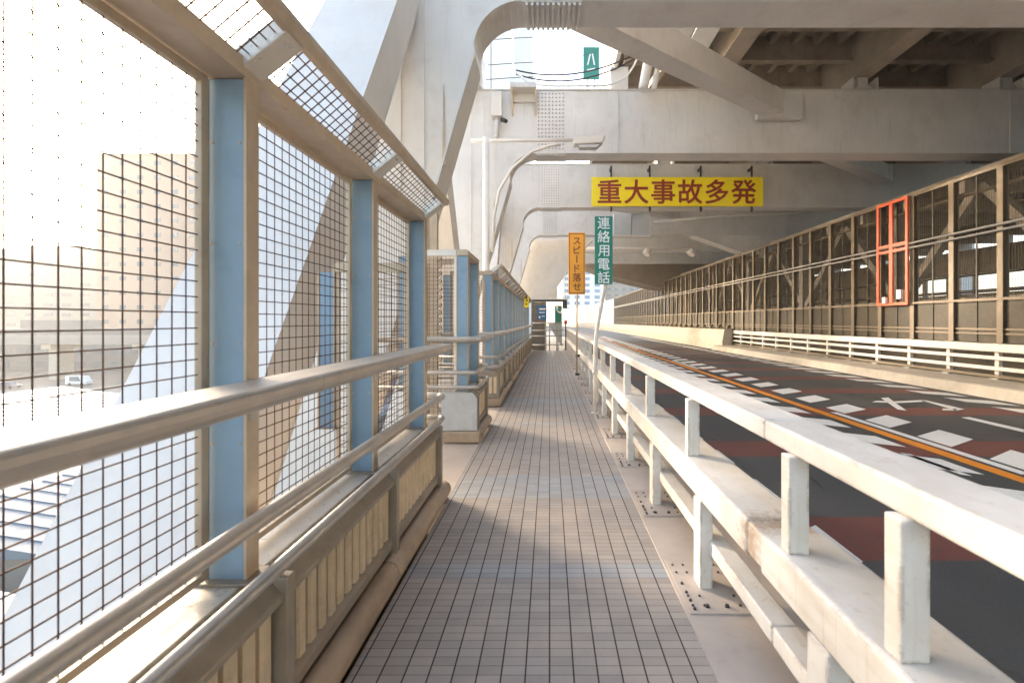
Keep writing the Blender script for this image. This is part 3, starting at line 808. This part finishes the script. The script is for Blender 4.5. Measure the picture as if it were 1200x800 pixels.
# ------------------------------------------------------------------ signs
bs = thing('banner_sign', 'wide yellow sign with six dark red characters hung over the road', 'sign', (5.4, 19.0, 6.9))
MB().box(1.78, 9.05, 18.98, 19.03, 6.32, 7.55).build('sign_board', 'yellow', bs, bevel=.006)
glyphs(bs, 'lettering', [(ch, 2.54+1.137*i, 6.93, 1.08, False) for i, ch in enumerate('重大事故多発')], 'red_ink', 18.978, bold=.017)
h0 = None
for x in (2.62, 4.26, 6.43, 8.6):
    if h0 is None:
        h0 = MB().box(x-.035, x+.035, 19.035, 19.075, 6.10, 8.05).box(x-.035, x+.035, 18.97, 19.034, 6.16, 6.24).box(x-.03, x+.03, 19.035, 19.45, 7.9, 8.0).build('hanger', 'dark', bs); hx = x
    else: dup_part(h0, (x-hx, 0, 0))
osn = thing('speed_sign', 'tall orange sign with brown vertical characters on a thin post', 'sign', (.73, 12.0, 0))
MB().box(.50, .955, 11.97, 12.0, 2.17, 3.82).build('sign_board', 'sign_orange', osn, bevel=.004)
b = MB()
for x0, x1, z0, z1 in ((.525, .93, 3.775, 3.795), (.525, .93, 2.195, 2.215), (.525, .542, 2.2155, 3.7745), (.913, .93, 2.2155, 3.7745)): b.box(x0, x1, 11.964, 11.969, z0, z1)
b.build('border', 'brown_ink', osn)
it = []
for i, ch in enumerate('スピード落せ'):
    it.append((ch, .73, 3.60-.245*i, .235, ch == 'ー'))
glyphs(osn, 'lettering', it, 'brown_ink', 11.969, bold=.017, depth=.004)
MB().tube([(.735, 12.02, .006), (.735, 12.02, 3.7)], .024, 12).build('post', 'bronze', osn)
MB().box(.69, .80, 11.98, 12.06, .006, .06).box(.70, .83, 12.0, 12.04, .5, .56).build('post_clamp', 'dark', osn)
gs = thing('phone_sign', 'green sign with white vertical characters on a bent cream pole', 'sign', (.72, 7.0, 0))
MB().box(.705, .985, 6.985, 7.005, 2.03, 3.09).build('sign_board', 'green', gs, bevel=.003)
glyphs(gs, 'lettering', [(ch, .845, 2.985-.212*i, .20, False) for i, ch in enumerate('連絡用電話')], 'white_ink', 6.984, bold=.010, depth=.003)
pts = [(.715, 7.03, .006), (.715, 7.03, .75), (.72, 7.03, 1.05), (.745, 7.03, 1.35), (.82, 7.03, 1.75), (.87, 7.03, 2.0), (.88, 7.03, 2.3), (.88, 7.03, 3.0)]
MB().tube(pts, .031, 14).build('pole', 'barrier', gs)
MB().tube([(.715, 7.03, .62), (.715, 7.03, .70)], .045, 14).box(.66, .78, 6.98, 7.08, .007, .03).build('collar', 'barrier', gs)
# yellow sign on the far posts
o = thing('notice_plate', 'small yellow notice plate with dark marks on the far blue posts', 'sign', (-.85, 17, 2.0))
MB().box(-.98, -.80, 17.28, 17.31, 1.98, 2.47).build('plate', 'yellow', o, bevel=.002)
b = MB().box(-.93, -.85, 17.272, 17.279, 2.30, 2.40).box(-.90, -.84, 17.272, 17.279, 2.22, 2.28).box(-.93, -.86, 17.272, 17.279, 2.08, 2.13); b.build('mark', 'dark', o)
MB().box(-1.0, -.99, 17.3, 17.33, .6, 2.5).build('bracket', 'white', o)

# street lamp in front of the second beam
sl_ = thing('street_lamp', 'white street lamp with long arm and curved brace before the second beam', 'street lamp', (-1.7, 12.0, 0))
MB().tube([(-1.7, 12, -.9), (-1.7, 12, 6.36)], [.10, .085], 16).build('pole', 'white', sl_)
MB().tube([(-2.1, 12, 6.28), (.70, 12, 6.30)], .045, 12).build('arm', 'white', sl_)
MB().tube([(-1.52+.0, 12, 3.3), (-1.50, 12, 4.2), (-1.35, 12, 4.95), (-1.0, 12, 5.55), (-.5, 12, 5.98), (0, 12, 6.15), (.3, 12, 6.18)], .04, 12).build('brace', 'white', sl_)
hd = MB().prism([(.64, 6.14), (1.40, 6.17), (1.50, 6.40), (.64, 6.34)], 11.84, 12.16).build('lamp_head', 'white', sl_, bevel=.03)
MB().prism([(.80, 6.06), (1.25, 6.06), (1.35, 6.15), (.75, 6.139)], 11.88, 12.12).build('lens', 'grey_panel', hd, bevel=.01)

# ------------------------------------------------------------------ far end of the walkway
lw = thing('end_screen', 'dark slatted screen closing the far end of the walkway', 'screen', (-.5, 22.6, 0))
MB().box(-.92, -.16, 22.6, 22.66, .0, 2.42).build('screen_panel', 'dark', lw)
b = MB()
for i in range(18): b.box(-.92+.042*i, -.90+.042*i, 22.575, 22.598, .02, 2.40)
b.build('slat', 'panel', lw)
MB().box(-.95, .88, 22.5, 22.75, 2.43, 2.53).box(.66, .88, 22.4, 22.8, 2.1, 2.429).build('lintel', 'dark', lw)
bsn = thing('notice_board', 'blue notice board with white lines on the end screen', 'sign', (-.4, 22.5, 1.5))
MB().box(-.62, -.14, 22.53, 22.57, 1.53, 2.24).build('board', 'sign_blue', bsn)
b = MB().box(-.52, -.2, 22.522, 22.529, 2.02, 2.10).box(-.52, -.24, 22.522, 22.529, 1.86, 1.91).box(-.54, -.46, 22.522, 22.529, 1.6, 1.7).box(-.40, -.24, 22.522, 22.529, 1.68, 1.72); b.build('mark', 'white_ink', bsn)
eg = thing('end_railing', 'metal railing with four bars at the far end of the walkway', 'railing', (0, 22.2, 0))
b = MB()
for z in (.28, .72, 1.0, 1.36):
    if b.bm.verts: b.next()
    b.tube([(-.86, 22.2, z), (.70, 22.2, z)], .028, 10)
b.build('bar', 'rail', eg)
for x in (-.2, .0, .36): MB().box(x-.03, x+.03, 22.18, 22.24, 0, 1.36).build('post', 'rail', eg)
ep = thing('emergency_phone_box', 'green emergency telephone box with white handset sign by the end railing', 'telephone box', (.43, 22.3, 0))
MB().box(.26, .62, 22.30, 22.5, 1.38, 2.23).build('cabinet', 'green', ep, bevel=.01)
b = MB()
b.tube([(.36, 22.292, 2.12), (.37, 22.29, 2.0), (.44, 22.29, 1.9), (.54, 22.292, 1.88)], .03, 8).box(.33, .42, 22.28, 22.299, 2.07, 2.17).box(.50, .58, 22.28, 22.299, 1.84, 1.93)
b.build('handset_mark', 'white_ink', ep)
MB().box(.40, .46, 22.38, 22.44, 0, 1.379).build('post', 'grey_panel', ep)
MB().prism([(-.1, 1.36), (.62, 1.36), (.62, .15)], 22.55, 22.62).build('ramp_side', 'grey_panel', ep)
o = thing('warning_light', 'red warning lamp on a black post at the barrier end', 'lamp', (.80, 22.2, 0))
MB().tube([(.80, 22.2, .006), (.80, 22.2, 1.30)], .035, 10).build('post', 'dark', o)
MB().tube([(.80, 22.2, 1.30), (.80, 22.2, 1.36), (.80, 22.2, 1.46), (.80, 22.2, 1.5)], [.06, .085, .085, .04], 12).build('lens', 'red', o)
o = thing('landing_railing', 'pale vertical bar railing on the landing above the end screen', 'railing', (.4, 24, 2.6))
MB().box(-.2, 1.0, 23.9, 24.3, 2.56, 2.66).build('landing', 'beam', o)
b = MB()
for i in range(12): b.box(-.2+.1*i, -.17+.1*i, 23.92, 23.95, 2.66, 3.9)
b.box(-.2, 1.0, 23.915, 23.955, 3.9, 3.95); b.build('bar', 'beam', o)
MB().box(.05, .4, 23.96, 24.1, 2.67, 3.2).build('box', 'white', o)

# ------------------------------------------------------------------ right guard rail, concrete parapet and tall fence
gr = thing('guard_rail', 'white four bar guard rail along the far kerb of the road', 'guard rail', (10.1, 10, .145))
MB().prism(rects(9.98, 10.12, .765, .95), -4, 24.4).build('top_bar', 'barrier', gr, bevel=.02)
b0 = MB().prism(rects(9.99, 10.07, .585, .67), -4, 24.4).build('bar', 'barrier', gr, bevel=.012)
dup_part(b0, (0, 0, -.235))
b = MB().prism(rects(10.0, 10.06, .19, .25), -4, 24.4).build('bar', 'fence_post', gr)
q0 = None
for i in range(-3, 13):
    y = 10.1+1.235*i
    if q0 is None:
        q0 = MB().box(10.08, 10.17, y-.05, y+.05, .146, .90).box(9.99, 10.2, y-.09, y+.09, .146, .165).build('post', 'barrier', gr, bevel=.006)
        qy = y
    else: dup_part(q0, (0, y-qy, 0))
cw = thing('concrete_parapet', 'warm beige concrete parapet continuing the kerb into the distance', 'parapet', (9.6, 25, 0))
b = MB(); b.sweep([(9.45, -.3), (9.42, .35), (9.55, .99), (9.60, 1.0), (9.95, 1.0), (9.95, -.3)], [(cxf(y), y, 0) for y in [24.45, 40, 55]+list(range(62, 300, 8))])
b.build('wall', 'concrete', cw, bevel=.01)
q = None
for i in range(34):
    y = 25.2+1.32*i
    if q is None: q = MB().box(10.05, 10.35, y-.12, y+.12, .1, 1.02).tube([(10.05, y, .9), (9.98, y, 1.06), (10.15, y, 1.2)], .08, 8).build('bracket', 'fence_post', cw); qy = y
    else: dup_part(q, (0, y-qy, 0))

XF = 11.0
tf = thing('tall_fence', 'tall brown steel mesh fence between the road and the railway', 'fence', (XF, 10, .9))
ST = 1.32; Y0 = XF*525/531-ST*3; NP = 52
MB().box(XF-.2, XF+.3, Y0-.1, Y0+ST*NP, -.3, .90).build('plinth_wall', 'fence_panel', tf)
p0 = None
for i in range(NP+1):
    y = Y0+ST*i
    if p0 is None:
        p0 = MB().box(XF-.075, XF-.06, y-.075, y+.075, .90, 5.2).box(XF+.06, XF+.075, y-.075, y+.075, .90, 5.2).box(XF-.06, XF+.06, y-.006, y+.006, .90, 5.2).box(XF-.16, XF+.16, y-.13, y+.13, .90, .93).build('post', 'fence_post', tf)
        py = y
    else: dup_part(p0, (0, y-py, 0))
m0 = None
YL = Y0+ST*NP
b = MB(); b.box(XF-.05, XF+.05, Y0, YL, 5.2, 5.28).build('top_rail', 'fence_post', tf)
b0 = MB().tube([(XF-.13, Y0, 3.80), (XF-.13, YL, 3.80)], .035, 8).build('handrail', 'rail', tf); dup_part(b0, (0, 0, -.14))
b0 = MB().tube([(XF+.25, Y0, 4.85), (XF+.25, YL, 4.85)], .05, 8).build('back_rail', 'fence_post', tf)
b0 = MB().box(XF-.10, XF-.08, Y0, YL, 1.97, 2.03).build('sill_rail', 'fence_post', tf)
b0 = MB().box(XF-.03, XF-.0, Y0, YL, 1.12, 1.17).build('lower_rail', 'fence_post', tf); dup_part(b0, (0, 0, .11))
for i in range(NP):
    y = Y0+ST*i
    if m0 is None:
        s = MB().box(XF+.01, XF+.03, y+.08, y+ST-.08, .92, 1.96)
        s.box(XF-.012, XF+.009, y+ST/2-.02, y+ST/2+.02, .92, 5.19); s0 = s.build('sheet_panel', 'fence_panel', tf)
        m = MB(); r = .003
        for j in range(1, 17): yy = y+.08+(ST-.16)*j/17; m.box(XF+.012-r, XF+.012+r, yy-r, yy+r, 2.0, 5.19)
        for j in range(1, 14): zz = 2.0+3.19*j/14; m.box(XF+.022-r, XF+.022+r, y+.08, y+ST-.08, zz-r, zz+r)
        m0 = m.build('wire_mesh', 'fence_wire', tf); my = y
    else:
        dup_part(s0, (0, y-my, 0)); dup_part(m0, (0, y-my, 0))
# orange frame on the fence
of = thing('gate_frame', 'orange red gate frame mounted on the tall brown fence', 'gate', (XF-.12, 14.3, 2))
ya, yb_, xg = Y0+ST*5+.02, Y0+ST*6-.02, XF-.16
b = MB()
b.box(xg-.03, xg+.03, ya, ya+.09, 1.95, 5.25); b.box(xg-.03, xg+.03, yb_-.09, yb_, 1.95, 5.25)
b.box(xg-.029, xg+.029, ya+.09, yb_-.09, 5.16, 5.25); b.box(xg-.029, xg+.029, ya+.09, yb_-.09, 1.95, 2.04)
b.box(xg-.028, xg+.028, ya+.60, ya+.74, 2.04, 5.16)
b.build('frame', 'orange', of, bevel=.004)
b = MB()
for z in (3.62, 3.80): b.box(xg-.026, xg+.026, ya+.09, ya+.60, z, z+.09); b.box(xg-.026, xg+.026, ya+.74, yb_-.09, z, z+.09)
b.build('crossbar', 'orange', of)
MB().box(xg-.12, xg-.031, ya+.15, ya+.32, 2.14, 2.42).build('lock_box', 'white', of, bevel=.006)
MB().box(xg-.12, xg-.031, ya+.78, ya+.92, 2.02, 2.22).build('latch', 'white', of, bevel=.006)
# far noise barrier, pale screens
ns = thing('noise_barrier', 'pale cream noise barrier curving away beyond the brown fence', 'barrier', (9, 80, 1))
yy = [Y0+ST*NP+.05]+[Y0+ST*NP+4*i for i in range(1, 56)]
b = MB(); b.sweep([(XF-.05, -.3), (XF-.05, 5.2), (XF+.08, 5.2), (XF+.08, -.3)], [(cxf(y), y, 0) for y in yy]); b.build('screen', 'cream', ns)
b = MB()
for z in (2.0, 3.4, 3.65):
    if b.bm.verts: b.next()
    b.sweep([(XF-.12, z), (XF-.12, z+.08), (XF-.06, z+.08), (XF-.06, z)], [(cxf(y), y, 0) for y in yy])
b.build('rail', 'cream', ns)
b = MB()
for y in yy[1:]:
    if b.bm.verts: b.next()
    b.box(XF-.16+cxf(y), XF-.055+cxf(y), y-.06, y+.06, -.2, 5.25)
b.build('post', 'cream', ns)

# railway trough and second truss beyond the fence (dark, seen through it)
rt = thing('railway_structure', 'dark steel framing of the railway deck behind the tall fence', 'bridge structure', (18, 10, 2))
MB().box(12.6, 23.2, -6, 60, 5.75, 5.95).build('ceiling', 'deck_paint', rt)
b = MB()
for y in [(-4+2.2*i) for i in range(29)]:
    if b.bm.verts: b.next()
    b.box(12.6, 23.2, y, y+.18, 5.35, 5.749)
b.build('roof_beam', 'deck_paint', rt)
MB().box(12.4, 12.7, -6, 60, -.3, 2.05).build('side_wall', 'stone', rt)
b = MB()
for x in (13.2, 17.0, 21.0):
    if b.bm.verts: b.next()
    b.box(x-.1, x+.1, -6, 60, 2.05, 2.2)
b.build('stringer', 'deck_paint', rt)
for i in range(9):
    y = -2+6.25*i
    b = MB().box(13.0, 13.35, y, y+.35, 1.2, 5.75).bar((13.2, y+.2, 2.2), (13.2, y+3.1, 5.6), .25, .25).bar((13.2, y+6.2, 2.2), (13.2, y+3.2, 5.6), .25, .25)
    b.build('truss_web', 'deck_paint', rt)
MB().box(23.25, 23.5, -6, 60, -.3, 2.95).build('far_wall', 'stone', rt)
MB().box(23.0, 23.2, 28.5, 60, 2.3, 4.1).build('side_screen', 'deck_paint', rt)
MB().box(22.9, 23.24, -6, 60, 4.0, 5.34).build('far_girder', 'deck_paint', rt)
b = MB()
for i in range(40):
    if i: b.next()
    b.box(22.6, 22.8, -5+1.6*i, -4.85+1.6*i, 2.2, 5.3)
b.build('hanger', 'deck_paint', rt)
b = MB()
for z in (2.5, 3.1):
    if b.bm.verts: b.next()
    b.tube([(15, -6, z), (15, 60, z)], .06, 8)
b.build('cable_run', 'dark', rt)

# ------------------------------------------------------------------ the city around the bridge
def building(label, x0, x1, y0, y1, h, mat, glass, cols, rows, ww=.55, wh=.5, side='y', z0=None, cat='building', roof=True, split=False):
    z0 = GZ if z0 is None else z0
    root = thing('city_building', label, cat, ((x0+x1)/2, (y0+y1)/2, z0))
    MB().box(x0, x1, y0, y1, z0, h).build('wall', mat, root)
    if roof:
        b = MB().box(x0-.25, x1+.25, y0-.25, y1+.25, h+.003, h+.7).box(x0+(x1-x0)*.3, x0+(x1-x0)*.6, y0+(y1-y0)*.3, y0+(y1-y0)*.7, h+.7, h+3.2)
        b.build('roof', mat, root)
    def grid(a0, a1, put):
        cw, rh = (a1-a0)/cols, (h-z0)/rows
        first = None
        for i in range(cols):
            for j in range(rows):
                a, z = a0+cw*i, z0+rh*j
                if first is None:
                    b = MB(); put(b, a+cw*(1-ww)/2, a+cw*(1+ww)/2, z+rh*.3, z+rh*(.3+wh)); first = b.build('window', glass, root); fa, fz = a, z
                else:
                    dup_part(first, (a-fa, 0, z-fz) if put is py_ else (0, a-fa, z-fz))
    def py_(b, a, c, z, zz):
        b.box(a, c, y0-.12, y0-.003, z, zz)
    def px_(b, a, c, z, zz):
        xs = x1 if x1 < 0 else x0
        s = 1 if x1 < 0 else -1
        b.box(min(xs+s*.003, xs+s*.12), max(xs+s*.003, xs+s*.12), a, c, z, zz)
    grid(x0, x1, py_)
    if split: grid(y0, y1, px_)
    return root
building('white office tower with rows of blue windows behind the orange sign', 6.5, 27, 230, 250, 62, 'white', 'glass_blue', 4, 24, .5, .5)
building('pale grey tower block next to the blue windowed tower', 31, 52, 250, 270, 48, 'city_wall', 'glass_grey', 5, 18, .5, .4)
building('low pale building just above the far noise barrier', 54, 90, 290, 310, 40, 'city_wall', 'glass_grey', 6, 12, .6, .4)
building('tall salmon coloured slab building standing in the glare', -182, -140, 180, 200, 68, 'city_salmon', 'glass_grey', 6, 14, .35, .3)
building('pale tall block behind the salmon building', -128, -104, 190, 220, 44, 'city_wall', 'glass_grey', 5, 14, .5, .35)
building('grey white waterside building with square windows under the elevated road', -104, -72, 118, 130, .8, 'city_wall', 'glass_grey', 7, 3, .6, .5)
building('long low grey building beyond the car park under the elevated road', -175, -110, 128, 140, -1.5, 'city_grey', 'glass_grey', 12, 3, .6, .45)
building('brown and cream apartment block seen between the fence posts', -64, -44, 95, 112, 26, 'city_wall', 'glass_grey', 6, 11, .6, .5)
building('tan office block beyond the last near fence post', -41, -29, 90, 104, 20, 'city_brown', 'glass_grey', 4, 9, .6, .45)
building('grey warehouse office low beside the white diagonal', -52, -34, 62, 74, -5, 'city_grey', 'glass_grey', 5, 2, .6, .4)
building('white distant apartment slab on the horizon beyond the elevated road', -300, -215, 230, 250, 38, 'city_wall', 'glass_grey', 9, 10, .5, .35)

# elevated road across the left background
er = thing('elevated_road', 'pale elevated road on piers crossing behind the quay', 'viaduct', (-120, 112, -4))
MB().box(-330, -62, 108, 116, -4.2, -3.0).build('deck', 'concrete', er)
MB().box(-330, -62, 107.7, 107.99, -4.0, -1.9).build('parapet', 'city_wall', er)
q = None
for i in range(12):
    x = -320+22*i
    if q is None: q = MB().box(x-1, x+1, 110, 114, GZ, -4.21).box(x-1.2, x+1.2, 108.5, 115.5, -5.4, -4.215).build('pier', 'concrete', er); qx = x
    else: dup_part(q, (x-qx, 0, 0))
# sheds below the bridge on the left
def shed(label, x0, x1, y0, y1, h, wall, roof, ridge=1.2, doors=2):
    r_ = thing('shed', label, 'shed', ((x0+x1)/2, (y0+y1)/2, GZ))
    MB().box(x0, x1, y0, y1, GZ, h).build('wall', wall, r_)
    xm = (x0+x1)/2
    MB().prism([(x0-.5, h+.004), (x1+.5, h+.004), (x1+.5, h+.15), (xm, h+ridge), (x0-.5, h+.15)], y0-.5, y1+.5).build('roof', roof, r_)
    b = MB()
    n = int((y1-y0)/1.0)
    for i in range(n): b.bar((x1+.5, y0+i+.3, h+.18), (xm, y0+i+.3, h+ridge+.02), .08, .06)
    b.build('roof_seam', roof, r_)
    for i in range(doors):
        y = y0+(y1-y0)*(i+.3)/doors
        MB().box(x1+.003, x1+.06, y, y+2.6, GZ, GZ+3).build('door', 'city_grey', r_)
        MB().box(x0+(x1-x0)*(i+.3)/doors, x0+(x1-x0)*(i+.3)/doors+2.4, y0-.06, y0-.003, GZ+.8, GZ+2.4).build('window', 'glass_grey', r_)
    return r_
shed('shed with a blue grey roof and white walls beside the white railing', -34, -21, 19, 31, -8.4, 'city_wall', 'city_roof')
shed('brown walled shed with white roof beside the foot of the diagonal', -25, -17.5, 11, 16.5, -9.6, 'city_brown', 'white', .9)
shed('long white roofed warehouse beside the quay road', -66, -44, 34, 50, -7.5, 'city_wall', 'white', 1.6, 3)
shed('low grey shed seen between the first and second blue posts', -25, -17, 34, 40, -10.2, 'city_grey', 'city_roof', .8)
shed('flat white kiosk beneath the second fence panel', -20, -14.5, 26, 30, -10.6, 'city_wall', 'white', .4, 1)
shed('grey gate house beyond the low shed', -26, -19.5, 50, 56, -9.4, 'city_grey', 'city_roof', .7)
# quay railing, access road and its line
MB().prism([(-140, 60), (-30, 60), (-30, 84), (-140, 84)], GZ+.004, GZ+.012, 'z').build('quay_road', 'asphalt', kind='structure')
o = thing('quay_railing', 'thin white railing along the quay in front of the blue grey shed', 'railing', (-30, 33, GZ))
b = MB().tube([(-60, 32.5, GZ+5.6), (-20, 32.5, GZ+5.6)], .05, 6).tube([(-60, 32.5, GZ+5.1), (-20, 32.5, GZ+5.1)], .04, 6); b.build('rail', 'white', o)
q = None
for i in range(14):
    x = -59+3*i
    if q is None: q = MB().box(x-.05, x+.05, 32.45, 32.55, GZ, GZ+5.7).build('post', 'white', o); qx = x
    else: dup_part(q, (x-qx, 0, 0))
# cars on the quay
def car(label, x, y, body, rot=0, van=False):
    r_ = thing('parked_car', label, 'car', (x, y, GZ+.02), 'vehicles on the quay below the bridge')
    h = 2.1 if van else 1.45
    prof = [(-2.2, .3), (2.2, .3), (2.2, .75), (1.3, .92), (.75, h), (-1.6, h), (-2.15, .95)] if not van else [(-2.4, .3), (2.3, .3), (2.35, 1.0), (1.9, 1.2), (1.4, h), (-2.4, h)]
    z = GZ+.02
    MB().prism([(x+a, z+c) for a, c in prof], y-.82, y+.82).build('body', body, r_, bevel=.08)
    MB().prism([(x-1.45, z+.98), (x+1.12, z+.98), (x+.68, z+h-.1), (x-1.4, z+h-.1)], y-.828, y+.828).build('window', 'glass_grey', r_)
    for dx in (-1.35, 1.35):
        for dy in (-.78, .78):
            MB().tube([(x+dx, y+dy-.1, z+.31), (x+dx, y+dy+.1, z+.31)], .31, 16).build('wheel', 'tyre', r_)
    for dy in (-.55, .55): MB().box(x+2.19, x+2.24, y+dy-.15, y+dy+.15, z+.6, z+.74).build('headlight', 'white', r_)
    return r_
car('dark grey car parked on the quay before the white van', -116, 96, 'car_grey')
car('white van parked behind the dark car on the quay', -106, 101, 'car_white', van=True)
car('white car parked in front of the building with square windows', -84, 104, 'car_white')
car('dark car under the elevated road beside the white diagonal', -72, 103, 'car_grey')
# trees at the quay
def tree(label, x, y, h, r):
    t = thing('quay_tree', label, 'tree', (x, y, GZ), 'trees on the quay')
    MB().tube([(x, y, GZ), (x+.1, y, GZ+h*.45), (x-.05, y+.1, GZ+h*.8)], [.22, .15, .05], 8).tube([(x+.05, y, GZ+h*.4), (x+r*.5, y+.2, GZ+h*.7)], [.09, .03], 6).tube([(x+.05, y, GZ+h*.35), (x-r*.5, y-.2, GZ+h*.65)], [.09, .03], 6).build('trunk', 'bark', t)
    b = MB()
    cl = [(random.uniform(-.7, .7)*r, random.uniform(-.7, .7)*r, random.uniform(.45, .95)*h, random.uniform(.3, .55)*r) for _ in range(11)]
    for _ in range(1500):
        cx_, cy_, cz_, cr = random.choice(cl)
        d = Vector((random.gauss(0, 1), random.gauss(0, 1), random.gauss(0, 1))).normalized()*cr*random.uniform(.5, 1.1)
        p = Vector((x+cx_, y+cy_, GZ+cz_))+d
        a = Vector((random.uniform(-1, 1), random.uniform(-1, 1), random.uniform(-1, 1))).normalized()*.22
        c_ = a.orthogonal().normalized()*.13
        b.face([b.bm.verts.new(p+q) for q in (a, c_, -a, -c_)])
    b.build('crown', 'leaf', t)
tree('small dark tree seen through the second fence panel', -23.5, 44, 4.0, 2.2)
tree('bushy tree just beyond the small dark tree on the quay', -20.5, 47, 4.6, 2.4)
tree('roadside tree beside the tan office block', -36, 80, 7.5, 3)
tree('tree in front of the brown and cream apartment block', -47, 84, 8, 3.2)

# bridge tower and gantry sign above
bt_ = thing('bridge_tower', 'pale white leg of the bridge tower standing in the glare', 'bridge tower', (-12, 120, GZ))
MB().box(-16.5, -10.5, 118, 126, GZ, 120).build('leg', 'white', bt_, bevel=.3)
MB().box(-9.6, -4.6, 121, 127, GZ, 120).build('leg', 'white', bt_, bevel=.3)
MB().box(-16.5, -4.6, 120, 125, 63, 68).build('cross_beam', 'white', bt_)
gsn = thing('gantry_sign', 'faded green road sign on the upper deck seen in the sky gap', 'sign', (2.9, 30, 18.8))
MB().box(2.25, 3.32, 29.95, 30.0, 17.6, 19.75).build('sign_board', 'green', gsn)
b = MB().bar((2.55, 29.93, 18.55), (2.72, 29.93, 19.3), .09, .02, (0, 1, 0)).bar((3.0, 29.93, 18.55), (2.86, 29.93, 19.3), .09, .02, (0, 1, 0)).bar((2.5, 29.93, 18.2), (3.05, 29.93, 18.32), .07, .02, (0, 1, 0)); b.build('mark', 'white_ink', gsn)
MB().box(2.5, 2.6, 30.01, 30.1, 10.5, 19.7).box(2.95, 3.05, 30.01, 30.1, 10.5, 19.7).build('post', 'beam', gsn)
wf = thing('wire_fence', 'thin wire guard on poles along the truss chord in the sky gap', 'wire fence', (-.7, 14, 8.3))
b = MB()
for x, y in ((-1.75, 13.4), (-.46, 13.4), (.55, 13.4)):
    if b.bm.verts: b.next()
    b.tube([(x, y, 8.25), (x, y, 10.6 if x < 0 else 9.2)], .012, 6)
b.build('pole', 'cable', wf)
b = MB()
for z in (8.72, 9.15, 9.9):
    if b.bm.verts: b.next()
    b.tube([(-1.9, 13.4, z-.05), (-1.2, 13.4, z), (-.46, 13.4, z+.04)], .010, 6)
for z in (8.5, 9.0):
    b.next(); b.tube([(-.46, 13.4, z), (.5, 13.4, z+.25), (1.6, 13.4, z+.55)], .006, 6)
b.build('wire', 'cable', wf)

# ------------------------------------------------------------------ haze over the harbour
k = bpy.data.materials.new('haze_air'); k.use_nodes = True; t = k.node_tree; t.nodes.clear()
pv = t.nodes.new('ShaderNodeVolumePrincipled'); mo = t.nodes.new('ShaderNodeOutputMaterial')
pv.inputs['Color'].default_value = (.95, .93, .90, 1); pv.inputs['Density'].default_value = .0006; pv.inputs['Anisotropy'].default_value = .45
t.links.new(pv.outputs[0], mo.inputs['Volume'])
M['haze'] = k
hz = MB().box(-905, 905, -155, 1505, GZ-2, 125).build('haze', 'haze', kind='stuff')
